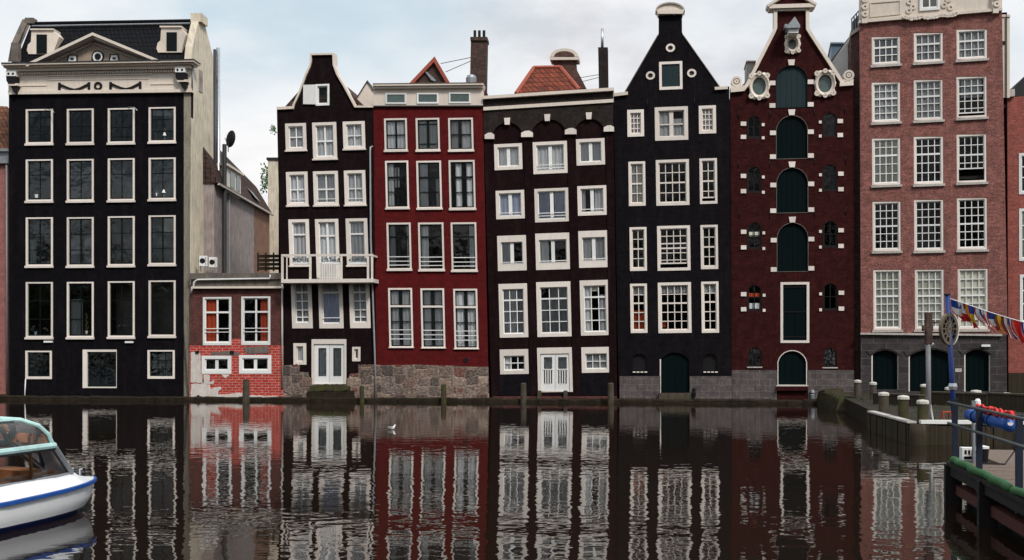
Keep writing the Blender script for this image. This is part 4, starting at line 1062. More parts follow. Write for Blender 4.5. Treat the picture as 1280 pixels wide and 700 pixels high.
mb = MB(); h.slab(mb, [(692.6,70.4)] + [(705.4-12.8*math.cos(math.pi*i/12), 70.4-6.6*math.sin(math.pi*i/12)) for i in range(1,12)] + [(718.2,70.3)], 3.04, 3.2); mb.build('cap_panel', M['rosedark'], gc)
mb = MB(); h.slab(mb, [(747.6,59),(759.6,59),(760.2,112),(748.6,112)], 2.4, 3.0); ch = mb.build('chimney', M['blackchim'], h.root)
tube_px(h, [(752.8,60,2.7),(752.8,36,2.7)], .085, 'steel', 'flue_pipe', ch)
for (xa, ya, xb, yb2) in ((726,97,748,93.4),(728,102,748,97)): tube_px(h, [(xa,ya,3.2),(xb,yb2,2.7)], .018, 'pipedark', 'stay_rod', ch, 5)
# ---------------------------------------------------------------- black gabled house
h = House('black_gabled_house', 'black painted gabled house with a rounded cap and small round windows', 770, 914, 0.12, zs=0.012, xs=-0.014)
r1 = [(784.2,137.2,805,170.8),(818.6,133.6,860,175.4),(873.6,132,895,167)]
r2 = [(785.8,202,806.8,257.4),(820,199.6,861.4,256.8),(874.6,198,896.4,254.8)]
r3 = [(787.2,284,808.4,338.6),(821.6,282.2,862.8,338.2),(875.8,281.2,897.4,336.4)]
r4 = [(788,354.6,809,416.2),(822.6,353,864,416.2),(876.8,352,898.4,416)]
att = (824,77,853,112)
gdo = (825.6,440,862,491); n1, n2 = (790,441.6,809.4,465), (878.4,441.6,897.4,465)
oc = [(838,60),(813,94.6),(864.6,91.6)]
def roundhole(cx, cy, rx, ry, n=16): return [(cx+rx*math.cos(2*math.pi*i/n), cy+ry*math.sin(2*math.pi*i/n)) for i in range(n)]
h.wall('wall', M['charcoal'], [(767,121),(779.6,117.6),(822.6,44),(823.4,40),(823.4,16.6),(852.4,16.2),(852.6,40),(854,44),(899.6,109.2),(911.6,108),(914.4,506),(773.6,506)],
       [h.hole(*w) for w in r1+r2+r3+r4+[att]] + [h.hole(*gdo, arch=9), h.hole(*n1, arch=6), h.hole(*n2, arch=6)] + [roundhole(a,b,3.4,3.4) for a,b in oc])
mb = MB(); h.band(mb, [(766.6,116.4),(784.6,114.2)], 4.0, -0.16, 0.5); mb.build('shoulder_coping', M['cream'], h.root); mb = MB(); h.band(mb, [(893.4,108.6),(909.6,107.6)], 3.6, -0.16, 0.5); mb.build('shoulder_coping', M['cream'], h.root)
mb = MB(); h.band(mb, [(779.2,117),(822,43.4)], 1.0, -0.05, 0.5); h.band(mb, [(854.4,43.4),(900.4,108.6)], 1.0, -0.05, 0.5); mb.build('gable_coping', M['grimy'], h.root)
mb = MB(); h.slab(mb, [(820.4,12.4),(855.4,12),(853.4,17),(822.8,17.2)], -0.25, 0.6)
arc = lambda cx, w_, yb_, hh, n=12: [(cx-w_*math.cos(math.pi*i/n), yb_-hh*math.sin(math.pi*i/n)) for i in range(n+1)]
h.slab(mb, arc(837.8, 17.6, 12.6, 9.6), -0.14, 0.5); cp = mb.build('gable_cap', M['cream'], h.root)
mb = MB(); A = arc(837.8,18.4,12.8,10.6); h.band(mb, A, 1.7, -0.24, 0.6); mb.build('cap_moulding', M['sillstone'], cp)
h.roof(M['browntile'], 776, 906, 122, 838, 50, .35, 7)
rb = h.body(M['charcoal'], 771, 911, 122); h.floors(rb, (124, 186, 268, 345, 428))
for (cx, cy) in oc:
    c = h.P(cx, cy); kk = .0445
    mb = MB(); mb.ring(c.x, c.z, 5.8*kk, 3.2*kk, -.05, .1, 18, .92); o1 = mb.build('oculus', M['frame'], h.root)
    mb = MB(); mb.disc(c.x, c.z, 3.3*kk, .06); mb.build('pane', M['ink'], o1)
    mb = MB(); mb.box(c.x-.012,c.x+.012,.03,.05,c.z-.14,c.z+.14); mb.box(c.x-.14,c.x+.14,.03,.05,c.z-.012,c.z+.012); mb.build('sash', M['grimy'], o1)
o1 = h.window(*att, fw=3.2, ft=3.2, fb=3.6, nv=0, hs=(), fm='frame', sm='frame', name='attic_hatch')
mb = MB(); h.rect(mb, 827.4,80.4,850,108.4,.03,.07); mb.build('hatch_board', M['greenlt'], h.root)
th = {.5:2.0}
for i in (0,2): h.window(*r1[i], fw=3.8, nv=2, hs=(.25,.5,.75), mw=1.0, sm='frame', cur=[(0,1,0,1,'curtain')])
h.window(*r1[1], fw=4.6, ft=4.4, fb=4.4, nv=1, hs=(.52,), mw=1.4, vmw=5.0, sm='frame', cur=[(0,.46,0,1,'curtgrey'),(.54,1,.3,1,'curtgrey')])
for ri, rr in enumerate((r2,r3,r4)):
    for i in (0,2):
        cur = []
        if ri == 0 and i == 0: cur = [(0,.4,0,1,'curtain'),(.58,1,0,1,'blind')]
        if ri == 2 and i == 0: cur = [(0,1,.55,1,'curtred'),(0,1,0,.2,'curtgrey')]
        if ri == 2 and i == 2: cur = [(0,1,0,.2,'curtgrey')]
        h.window(*rr[i], fw=2.8, ft=2.8, fb=3.4, nv=1, hs=((.25,.5,.75) if ri < 2 else (.2,.39,.6,.8)), mw=1.0, thick={.5:1.9,.39:1.9}, sm='frame', cur=cur, open_bottom=(.08 if (ri, i) == (0,2) else 0))
    cur = [] if ri != 2 else [(0,1,0,.17,'curtgrey')]
    h.window(*rr[1], fw=3.6, ft=3.4, fb=3.6, nv=3, hs=((.25,.5,.75) if ri == 0 else (.19,.38,.5,.62,.8) if ri == 1 else (.2,.4,.6,.8)), mw=1.0, thick={.5:1.9,.4:1.9,.38:1.6}, sm='frame', cur=cur, open_bottom=(.1 if ri == 1 else 0))
mb = MB(); h.rect(mb, 827.6,402.6,832.6,409,.2,.24); mb.build('red_box', M['curtred'], h.root)
door(h, 826,440.6,861.6,490.6,'green',9,.14,4)
mb = MB(); h.rect(mb, 824.8,449,826.2,491,-.03,.1); mb.build('door_jamb', M['frame'], h.root)
for nn in (n1, n2):
    d_ = door(h, nn[0]+.6,nn[1]+.6,nn[2]-.6,nn[3]-.4,'ink',6,.16,3,name='vent_grille')
    mb = MB()
    for q in range(4):
        x = nn[0]+1+q*(nn[2]-nn[0])/4; h.rect(mb, x, nn[3]-.6, x+3.4, nn[3]+.8, -.1, .1)
    mb.build('sill', M['frame'], h.root)
for (xa, xb, ya) in ((774.4,825.4,470.2),(862.2,914.6,470.2)):
    mb = MB(); h.rect(mb, xa, ya, xb, 506, -.06, 0.0); mb.build('stone_plinth', M['ashlar'], h.root)
mb = MB(); h.rect(mb, 823.6,491.4,863.6,503,-.3,.2); mb.build('doorstep', M['timber'], h.root)
mb = MB(); c = h.P(867.6,491,-.12); mb.lathe([(.1,-.2),(.12,.02),(.05,.08),(.11,.15),(.09,.25),(.02,.3)], (c.x,-.14,c.z), 8); mb.build('mooring_hook', M['ink'], h.root)
for x0, y0 in ((809,130),(868,128),(790,345)): tube_px(h, [(x0,y0-6,-.02),(x0,y0+6,-.02)], .02, 'ink', 'wall_anchor', n=5)

# ---------------------------------------------------------------- oxblood warehouse
h = House('shuttered_warehouse', 'dark red warehouse with arched green shutters and cream gable trim', 914, 1067, 0.14, zs=0.008, xs=-0.002)
ds = [(968.8,81,1010.2,135.2,20),(969.4,143.4,1010.4,199.2,20),(969.8,208.6,1010.8,266.8,20),(970.4,277.6,1011,340.2,20)]
d5 = (975.2,352.2,1012,429); d6 = (971.2,437,1009.4,482.6,15)
wl = [(933.6,144,951.4,173.4),(933.6,207.6,951.6,241.6),(933.8,277.2,952.2,312),(933.8,355.6,952.6,389.2)]
wr = [(1028,140,1046,171.2),(1028.2,204.6,1046.8,239.2),(1028.2,275.2,1047,310.2),(1028.4,353.2,1047.4,388.6)]
wb = [(934.4,433.6,952.4,458.4),(1028.6,434.4,1046.6,459)]
ov = [(948.8,108,8.6,11.6),(1031,104.8,8.6,11.6)]; ov2 = (990.4,55.6,5.4,7.2)
gout = [(912.6,112.6),(931,110.6),(934,105.6),(966.4,43),(969.4,37),(969.4,12.6),(1009.6,11.6),(1009.6,37),(1012.6,42.4),(1053.6,104.4),(1067,105.6),(1068.4,506),(914.6,506)]
holes = [h.hole(a,b,c,d,arch=e) for a,b,c,d,e in ds] + [h.hole(*d5), h.hole(*d6[:4],arch=d6[4])] + [h.hole(*w,arch=8.6) for w in wl+wr] + [h.hole(*w,arch=7) for w in wb]
holes += [roundhole(*o) for o in ov] + [roundhole(*ov2)]
h.wall('wall', M['oxblood'], gout, holes)
h.roof(M['browntile'], 920, 1060, 114, 990, 46, .35, 7)
rb = h.body(M['oxblood'], 915, 1066, 112); h.floors(rb, (138, 203, 272, 346, 432))
mb = MB()
h.band(mb, [(929.4,108.6),(933,103),(965.4,39),(967.4,34),(967.4,12)], 4.2, -.16, .5, 1)
h.band(mb, [(1055.4,102.4),(1015.4,41),(1011.8,35),(1011.6,10)], 4.2, -.16, .5, -1)
h.slab(mb, [(967.6,9.6),(1011.4,8.4),(1011.4,12.6),(967.6,13.8)], -.16, .5)
gc = mb.build('gable_coping', M['cream'], h.root)
mb = MB(); h.slab(mb, [(913,109.4),(930.6,106.6),(934.6,108),(930.6,113.6),(913.4,115.2)], -.2, .5); mb.build('shoulder_coping', M['cream'], h.root); mb = MB(); h.slab(mb, [(1050,102.8),(1066.6,101),(1067,106.4),(1050,107.6)], -.2, .5); mb.build('shoulder_coping', M['cream'], h.root)
for (cx, cy, s_) in ((920.4,102.4,6.8),(1060.6,94.6,6.6)):
    c = h.P(cx, cy); kk = .0435
    mb = MB(); mb.ring(c.x, c.z, s_*kk, s_*.62*kk, -.14, .2, 16); mb.ring(c.x, c.z, s_*.45*kk, s_*.12*kk, -.16, .2, 12); mb.disc(c.x, c.z, s_*.66*kk, -.02, 16)
    mb.box(c.x-s_*kk, c.x+s_*kk*.9, -.12, .2, c.z-s_*1.15*kk, c.z-s_*.75*kk); mb.build('volute', M['cream'], h.root)
mb = MB(); h.rect(mb, 933.5,77,944.5,106,2.6,4.2); h.rect(mb, 932.8,75.6,945,77.4,2.5,4.3); mb.build('roof_dormer', M['sillstone'], h.root)
# pediment over the neck
mb = MB(); h.slab(mb, [(959.6,5.6),(1020.4,3.8),(1018.4,8.6),(962,10.4)], -.3, .6); h.slab(mb, [(961.4,5.6),(990,-13),(1018.6,3.8)], -.12, .5); pd = mb.build('pediment', M['cream'], h.root)
mb = MB(); h.band(mb, [(958.6,5.8),(990,-14.5),(1021.4,4)], 3.0, -.34, .6); mb.build('pediment_moulding', M['cream'], pd)
mb = MB(); h.slab(mb, [(968,5.2),(990,-8.4),(1012.4,4)], -.135, 0); mb.build('tympanum', M['oxblood'], pd)
def cartouche(cx, cy, rx, ry, W, Hh, nm='oculus'):
    c = h.P(cx, cy); kk = .0432; n = 32
    V = []; fs = []
    for i in range(n):
        a = 2*math.pi*i/n; ca, sa = math.cos(a), math.sin(a)
        p = 4.5; k_ = (abs(ca)**p + abs(sa)**p)**(-1/p)
        wob = 1 + .055*math.cos(6*a) + .035*math.cos(10*a+.6)
        ox, oz = W*kk*ca*k_*wob*.94, Hh*kk*sa*k_*wob*.94
        mx, mz = rx*kk*ca*1.22, ry*kk*sa*1.22
        V += [(c.x+ox, 0.0, c.z+oz), (c.x+ox, -.12, c.z+oz), (c.x+mx*1.12, -.2, c.z+mz*1.12), (c.x+mx, -.13, c.z+mz), (c.x+rx*kk*ca, -.08, c.z+ry*kk*sa), (c.x+rx*kk*ca, .14, c.z+ry*kk*sa)]
    for i in range(n):
        j = (i+1) % n
        for q in range(5): fs.append((i*6+q, j*6+q, j*6+q+1, i*6+q+1))
    mb = MB(); mb.add(V, [f[::-1] for f in fs])
    o1 = mb.build(nm, M['cream'], h.root)
    mb = MB(); mb.disc(c.x, c.z, rx*kk*1.02, .1, 20, ry/rx); mb.build('pane', M['greenglass'], o1)
    for sx, sz, q_ in ((-1,1,.26),(1,1,.26),(-1,-1,.26),(1,-1,.26),(0,1.24,.22),(0,-1.24,.22)):
        mb = MB(); mb.ring(c.x+sx*W*.74*kk, c.z+sz*Hh*.74*kk, W*q_*kk, W*.06*kk, -.19, -.08, 10); mb.build('carved_scroll', M['cream'], o1)
cartouche(948.8,108,8.6,11.6,13.6,17.4); cartouche(1031,104.8,8.6,11.6,13.6,17.2); cartouche(990.4,55.6,5.2,7.2,10.4,12.4)
# hoist housing
mb = MB(); h.rect(mb, 986,31.6,998,41,-.9,0.0); ho = mb.build('hoist_box', M['white'], h.root)
a = h.P(992,24.6,-.5); mb = MB(); x0, x1 = h.P(984,31.8,-1.0).x, h.P(1000,31.8,-1.0).x; z0 = h.P(992,31.8,-1.0).z
mb.add([(x0,-1.05,z0),(x1,-1.05,z0),(x1,0,z0),(x0,0,z0),(a.x,-1.05,a.z),(a.x,0,a.z),(x0,-1.05,z0-.14),(x1,-1.05,z0-.14),(x1,0,z0-.14),(x0,0,z0-.14)], [(0,1,4),(0,4,5,3),(1,2,5,4),(6,7,1,0),(7,8,2,1),(9,6,0,3),(6,9,8,7)]); mb.build('hoist_roof', M['leadgrey'], ho)
mb = MB(); h.rect(mb, 981,30,984.4,34.4,-.7,0); mb.build('hoist_beam', M['leadgrey'], ho)
# shutters and doors with their stone blocks
def block(px, py, w_=7.4, hh=5.6, nm='stone_block'):
    mb = MB(); h.rect(mb, px-w_/2, py-hh/2, px+w_/2, py+hh/2, -.06, 0.05); mb.build(nm, M['frame'], h.root)
for i, (a, b, c, d, e) in enumerate(ds):
    door(h, a+.5,b+.5,c-.5,d-.4, 'greenlt' if i == 0 else 'green', e, .12, 6, edge='grimy' if i else 'sash', ew=.7, name='shutter', hinges=())
    cx = (a+c)/2
    mb = MB(); h.slab(mb, [(cx-4.6,b-6.6),(cx+4.2,b-6.8),(cx+3.2,b+.4),(cx-3.4,b+.4)], -.08, .05); mb.build('keystone', M['frame'], h.root)
    for sx, dy in ((-1,0),(1,-1.4)):
        px = a-3.2 if sx < 0 else c+3.2
        block(px, b+22.6+dy); block(px, d-3.4+dy)
M_h = dict(hinges=(.08,.49,.90))
o1 = door(h, 975.6,352.6,1011.6,428.6,'green',0,.1,4,edge='frame',ew=3.2,name='door',**M_h)
door(h, d6[0]+.6,d6[1]+.6,d6[2]-.6,d6[3]-.6,'green',d6[4],.14,4,edge='frame',ew=1.0)
mb = MB(); h.rect(mb, 970.6,483,1010,488.4,-.2,.1); mb.build('doorstep', M['oxblood'], h.root)
mb = MB(); h.rect(mb, 970,481.6,1010.4,483,-.12,.12); mb.build('sill', M['sillstone'], h.root)
for side, ws in ((0,wl),(1,wr)):
    for i, w in enumerate(ws):
        cur = [(0,1,.34,.52,'blind')] if side == 0 and i == 2 else [(0,1,.3,.45,'curtred'),(0,1,.72,.95,'curtain')] if side == 0 and i == 3 else []
        h.window(*w, fw=1.5, ft=1.5, fb=2.0, nv=1, hs=(.5,), mw=1.0, fm='ink', sm='ink', arch=8.4, cur=cur, glass='glass')
        big, sml = (w[0]-4.2, w[2]+2.6) if side == 0 else (w[2]+4.4, w[0]-2.6)
        hgt = w[3]-w[1]
        for q in (.36, .92):
            block(big, w[1]+hgt*q, 6.8, 5.2); block(sml, w[1]+hgt*(q+.04), 3.4, 3.6)
for w in wb:
    h.window(*w, fw=1.2, nv=2, hs=(.33,.66), mw=1.2, fm='ink', sm='ink', arch=7, glass='glassdark', name='cellar_window')
    mb = MB(); h.rect(mb, w[0]-.6, w[3], w[2]+.6, w[3]+1.4, -.06, .1); mb.build('sill', M['sillstone'], h.root)
for (xa, xb) in ((914.8,971),(1010,1067.6)):
    mb = MB(); h.rect(mb, xa, 462.6, xb, 506, -.06, 0.0); mb.build('stone_plinth', M['ashlar'], h.root)
mb = MB(); c = h.P(1015.6,494,-.12); mb.lathe([(.1,-.2),(.12,.02),(.05,.08),(.13,.15),(.1,.25),(.02,.32)], (c.x,-.14,c.z), 8); mb.build('mooring_hook', M['leadgrey'], h.root)
for x0, y0 in ((923,143),(962,143),(1018,140),(1056,137),(923,205),(962,205),(1018,202),(1057,200),(924,268),(962,268),(1018,266),(1057,264)):
    tube_px(h, [(x0,y0-5,-.02),(x0,y0+5,-.02)], .022, 'ink', 'wall_anchor', n=5)

# ---------------------------------------------------------------- tall rose brick house
h = House('rose_brick_house', 'tall rose brick house with ivory blinds above a dark stone base', 1075, 1258, 0.24, zs=0.004, xs=-0.006, off=-0.9)
r1 = [(1089,45,1126,81.4),(1141.6,40.2,1179.4,78.4),(1195,35.8,1234.6,74.8)]
r2 = [(1089,102,1126,153.4),(1141.6,98.8,1179.2,151),(1195,94.8,1234.2,147.6)]
r3 = [(1089.4,172,1126.2,231.8),(1141.6,169.8,1179.8,230.8),(1195.2,167,1233.8,228.6)]
r4 = [(1090,251,1126.6,314.4),(1142,248.8,1180,314),(1195.6,246.6,1234.6,312.6)]
r5 = [(1091,336.4,1127.4,412.8),(1143,336,1180.6,412.4),(1196.6,335,1235.6,412.2)]
ad = (1149,-9,1174.4,13.6)
dd = [(1088.6,437,1123.6,487.6,7),(1135,436,1192,490,9),(1204.6,436.4,1238.4,490,7)]
h.wall('wall', M['rose'], [(1074.6,27),(1252.4,11.6),(1259.6,418),(1076.2,418)], [h.hole(*w) for w in r1+r2+r3+r4+r5])
h.wall('stone_base', M['slate'], [(1076.2,417.4),(1258,417.8),(1259,506),(1076,506)], [h.hole(a,b,c,d,arch=e) for a,b,c,d,e in dd], y=-.05)
mb = MB(); h.line(mb, 1075.6,415.8,1253,417.6, 2.4, -.2, 0.0); mb.build('string_course', M['sillstone'], h.root)
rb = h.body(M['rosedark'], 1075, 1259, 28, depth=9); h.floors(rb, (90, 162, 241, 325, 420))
# attic
mb = MB(); h.slab(mb, [(1074.6,28),(1074.6,-40),(1252.2,-56),(1252.6,12.6)], -.06, .5)
h.line(mb, 1073.6,25.2,1253,9.6, 3.4, -.2, .3)
atc = mb.build('attic', M['cream'], h.root)
mb = MB(); o = h.pts([(1087,22),(1126,18),(1126,0),(1087,3)],-.06); i_ = h.pts([(1088.6,20.4),(1124.4,16.8),(1124.4,1.6),(1088.6,4.4)],-.06); ring_prism(mb, o, i_, -.1, -.05); mb.build('panel_moulding', M['cream'], atc)
h.window(*ad, fw=3.0, nv=1, hs=(), mw=1.6, fm='white', sm='white', proud=.14, sashy=-.1)
mb = MB(); rnd = random.Random(9)
for (xa, ya, xb, yb2) in ((1128,21.5,1150,22.5),(1150,22,1176,20),(1176,20,1197,17)):
    for k2 in range(7):
        u = (k2+.5)/7; x = xa+(xb-xa)*u; y = ya+(yb2-ya)*u + 2.6*math.sin(math.pi*u)
        c = h.P(x, y); mb.ring(c.x, c.z, rnd.uniform(.08,.13), .02, -.24, -.06, 8)
mb.build('garland', M['cream'], atc)
for (cx, cy) in ((1137,3),(1141,9),(1185,0),(1180,7),(1136,14),(1188,10)):
    mb = MB(); c = h.P(cx, cy); mb.ring(c.x, c.z, .16, .07, -.12, -.05, 10); mb.build('carved_scroll', M['cream'], atc)
for x0, y0 in ((1076,27.4),(1240,15)):
    mb = MB(); h.rect(mb, x0, y0-40, x0+9.6, y0-4, -.22, 0.0); h.rect(mb, x0+1.4, y0-6, x0+8.4, y0+1.2, -.26, 0.0)
    for q in (0,9,18):
        c = h.P(x0+4.8, y0-8-q); mb.ring(c.x, c.z, .17, .06, -.32, -.2, 10)
    mb.build('pilaster_console', M['cream'], atc)
kw = dict(fw=3.2, ft=2.8, fb=3.2, nv=3, mw=.95, fm='frame', sm='white', sill=2.4, sillm='sillstone', proud=-.02, sashy=.08)
for i, w in enumerate(r1): h.window(*w, hs=(.36,.68), thick={.36:2.2}, cur=[(0,1,0,1,'curtgrey')], **kw)
for i, w in enumerate(r2): h.window(*w, hs=(.2,.4,.6,.8), thick={.4:2.2}, cur=[(0,1,0,1,'curtgrey')] if i < 2 else [(.1,.9,0,.5,'curtgrey')], open_bottom=(.07 if i == 2 else 0), **kw)
for i, w in enumerate(r3): h.window(*w, hs=((.17,.36,.56,.78) if i != 2 else (.2,.42,.6)), thick={.36:2.2,.42:2.0}, cur=[(0,1,0,1,'blind')] if i == 0 else [], open_bottom=(.26 if i == 2 else 0), **kw)
for i, w in enumerate(r4): h.window(*w, hs=(.165,.33,.5,.665,.83), thick={.5:2.0}, **kw)
for i, w in enumerate(r5): h.window(*w, hs=(.155,.31,.44,.58,.72,.86), thick={.44:2.2}, cur=[(0,1,0,1,'blind')], **kw)
for i, (a,b,c,d,e) in enumerate(dd):
    door(h, a+.6,b+.6,c-.6,d,'green',e,.2,5 if i != 1 else 8)
    mb = MB(); h.rect(mb, a+.2,b+6,a+2.2,d,-.02,.18); mb.build('door_jamb', M['frame'], h.root); mb = MB(); h.rect(mb, c-1.4,b+6,c,d,-.02,.18); mb.build('door_jamb', M['frame'], h.root)
    mb = MB(); A = [(x, -z) for x, z in arch_outline(a-1, c+1, -d, -(b-1), e+1)][2:]
    h.band(mb, A, 7.5, -.09, -.02, -1); mb.build('door_arch', M['slate'], h.root)
mb = MB(); h.rect(mb, 1227,430.6,1238,433.4,-.2,0); mb.build('wall_lamp', M['white'], h.root)
mb = MB(); h.rect(mb, 1194,460.6,1202.2,465,-.08,0); mb.build('name_plate', M['sillstone'], h.root)
mb = MB(); h.rect(mb, 1251.6,20,1262.2,122,.4,1.6); h.rect(mb, 1251,18,1263,21,.35,1.7); mb.build('parapet', M['cream'], h.root)
# left flank: roof terrace and white wall seen over the red gable
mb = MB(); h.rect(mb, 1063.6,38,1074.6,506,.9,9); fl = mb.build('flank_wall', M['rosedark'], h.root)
mb = MB(); h.slab(mb, [(1062.6,40.6),(1075,32.4),(1075,37),(1063,45)], .8, 9.1); mb.build('coping', M['sillstone'], fl)
mb = MB(); h.slab(mb, [(1037,112),(1037,78),(1063.4,44),(1063.4,112)], 3.0, 9); wf = mb.build('white_flank', M['white'], h.root)
mb = MB(); h.band(mb, [(1036,79),(1063.6,43)], 1.0, 2.9, 9.1); mb.build('coping', M['pipedark'], wf)
mb = MB(); h.rect(mb, 1039,54.6,1054,74,4.4,7.5); h.rect(mb, 1038,52.8,1055,55,4.3,7.6); mb.build('roof_hatch', M['bluezinc'], h.root)
for k2 in range(4):
    tube_px(h, [(1064.6+k2*3,24-k2*3.4,1.2),(1064.6+k2*3,40-k2*2.4,1.2)], .03, 'pipedark', 'rail_post', fl, 5)
tube_px(h, [(1064,24.4,1.2),(1074.4,12.6,1.2)], .035, 'pipedark', 'handrail', fl, 5)
mb = MB(); h.slab(mb, [(1065.4,27),(1074,17.4),(1074,33),(1065.4,38.6)], 1.3, 1.34); mb.build('rail_panel', M['leadgrey'], fl)

# ---------------------------------------------------------------- brick house at right edge
h = House('orange_brick_house', 'orange-red brick house with black roof slope cut by the right edge', 1260, 1400, 0.2, off=-.9)
ws = [(1273.4,191,1306,242.6),(1273.6,260.4,1306,326),(1274.6,343,1308,405)]
h.wall('wall', M['orange'], [(1259,122),(1400,108),(1402,466),(1260.6,466)], [h.hole(*w) for w in ws])
mb = MB(); h.rect(mb, 1260.6,466,1402,510,-.04,.3); mb.build('stone_base', M['piling'], h.root)
for i, w in enumerate(ws): h.window(*w, fw=3.4, nv=2, hs=(.3,.6), mw=1.4, fm='white', sm='white', cur=[(0,1,0,1,'blind')] if i == 1 else [])
h.body(M['orange'], 1260, 1400, 124, depth=6)
mb = MB(); h.slab(mb, [(1258.6,121.5),(1262,116),(1284,92),(1330,60),(1400,110)], .2, 5); mb.build('roof', M['darkroof'], h.root)
mb = MB(); h.line(mb, 1259.6,112,1268.6,111, 9, -.2, .2); mb.build('kneeler', M['sillstone'], h.root)
# ================================================================== GROUND, WATER, QUAYS
def sheet(name, P, z, mt, kind='structure'):
    mb = MB(); mb.add([(p[0], p[1], z) for p in P], [tuple(range(len(P)))])
    return tag(mb.build(name, mt), kind=kind)

def m_water():
    m, nt, b, o = mat('canal_water')
    b.inputs['Base Color'].default_value = (0.012, 0.0075, 0.005, 1); b.inputs['Roughness'].default_value = 0.015; b.inputs['IOR'].default_value = 1.6
    tc = N(nt, 'ShaderNodeTexCoord').outputs['Object']
    def layer(sx, sy, sc, det, rough, dist=0.0):
        mp = N(nt, 'ShaderNodeMapping'); mp.inputs['Scale'].default_value = (sx, sy, 1); nt.links.new(tc, mp.inputs[0])
        n = N(nt, 'ShaderNodeTexNoise'); n.inputs['Scale'].default_value = sc; n.inputs['Detail'].default_value = det; n.inputs['Roughness'].default_value = rough
        n.inputs['Distortion'].default_value = dist
        nt.links.new(mp.outputs[0], n.inputs['Vector'])
        return n.outputs['Fac']
    a = layer(0.85, 1.0, 1.7, 2.0, 0.45, 0.3)
    c = layer(0.8, 1.0, 3.8, 1.5, 0.5)
    # calm lanes and ruffled lanes
    k = layer(0.05, 0.16, 1.0, 3.0, 0.55)
    kr = N(nt, 'ShaderNodeMapRange'); kr.inputs[1].default_value = 0.34; kr.inputs[2].default_value = 0.62; kr.inputs[3].default_value = 0.45; kr.inputs[4].default_value = 1.15
    nt.links.new(k, kr.inputs[0])
    m1 = N(nt, 'ShaderNodeMath', operation='MULTIPLY'); nt.links.new(a, m1.inputs[0]); m1.inputs[1].default_value = WAVE_A
    m2 = N(nt, 'ShaderNodeMath', operation='MULTIPLY'); nt.links.new(c, m2.inputs[0]); m2.inputs[1].default_value = WAVE_B
    s = N(nt, 'ShaderNodeMath', operation='ADD'); nt.links.new(m1.outputs[0], s.inputs[0]); nt.links.new(m2.outputs[0], s.inputs[1])
    bp = N(nt, 'ShaderNodeBump'); bp.inputs['Distance'].default_value = 1.0
    if 'Filter Width' in bp.inputs: bp.inputs['Filter Width'].default_value = 0.1
    nt.links.new(kr.outputs[0], bp.inputs['Strength'])
    nt.links.new(s.outputs[0], bp.inputs['Height']); nt.links.new(bp.outputs[0], b.inputs['Normal'])
    return m
WAVE_A, WAVE_B = 0.0062, 0.0028
sheet('canal_water', [(-1500,-800),(1500,-800),(1500,78),(-1500,78)], 0.0, m_water())
M['earth'] = m_paint('city_ground', (0.10,0.095,0.085), 0.3, 0.95, 0.1)
sheet('city_ground', [(-6000,69),(6000,69),(6000,12000),(-6000,12000)], 0.55, M['earth'])

# tree-lined bank across the canal, behind the viewer: what the lower panes mirror
M['crown'] = m_plain('canal_tree_leaf', (0.075,0.09,0.04), 0.7)
rt = random.Random(21); mb = MB()
for t_ in range(34):
    cx, cy, r_, hgt = -135+t_*8+rt.uniform(-2.5,2.5), -42+rt.uniform(-4,3), rt.uniform(4.2,6.2), rt.uniform(15,23)
    for k_ in range(260):
        a_, b_, q_ = rt.uniform(0,6.283), rt.uniform(-1,1), rt.random()**.4
        p = Vector((cx+r_*q_*math.cos(a_)*math.sqrt(1-b_*b_), cy+r_*q_*math.sin(a_)*math.sqrt(1-b_*b_), hgt*.57+hgt*.45*q_*b_))
        u_ = Vector((rt.gauss(0,1),rt.gauss(0,1),rt.gauss(0,1))).normalized(); w_ = u_.orthogonal().normalized(); s_ = rt.uniform(.5,1.0)
        mb.add([p-u_*s_, p+w_*s_*.6, p+u_*s_, p-w_*s_*.6], [(0,1,2,3)])
    mb.lathe([(.1,hgt*.2),(r_*.6,hgt*.3),(r_*.85,hgt*.55),(r_*.65,hgt*.8),(.1,hgt*.93)], (cx,cy,0), 9)
    mb.tube([(cx,cy,0.3),(cx+.2,cy,hgt*.6)], [.3,.15], 6)
tag(mb.build('far_bank_trees', M['crown']), 'line of leafy canal trees on the bank behind the viewer', 'trees', kind='stuff')
sheet('far_bank_ground', [(-400,-36),(-400,-700),(400,-700),(400,-36)], 0.5, M['earth'])

# stone ledge along the foot of the houses
def ledge_pt(px, off): 
    m = (px-CX)/F; Y = 60.5/(1+TANROW*m)
    Y += off
    return (m*Y, Y)
mb = MB(); rnd = random.Random(3)
V = []; px = -140.0; n = 0
while px < 1064:
    cut = 0.0
    for e_ in (0, rnd.uniform(10,26)):
        q_ = min(px+e_, 1064)
        o_ = 0.72 + .0002*q_ + (rnd.uniform(-.05,.05) if e_ == 0 else 0); z_ = 0.22 + rnd.uniform(-.035,.03)
        x, y = ledge_pt(q_, -o_); x2, y2 = ledge_pt(q_, 1.0)
        V += [(x,y,-.6),(x,y+rnd.uniform(-.02,.02),.06),(x,y,z_-.05),(x,y+.08,z_),(x2,y2,z_+.03)]; n += 1
    px += max(6, e_) + rnd.uniform(.3,.8)
fs = []
for i in range(n-1):
    for q in range(4): fs.append((i*5+q, i*5+5+q, i*5+6+q, i*5+1+q))
mb.add(V, fs); tag(mb.build('quay_ledge', M['moss']), kind='structure')

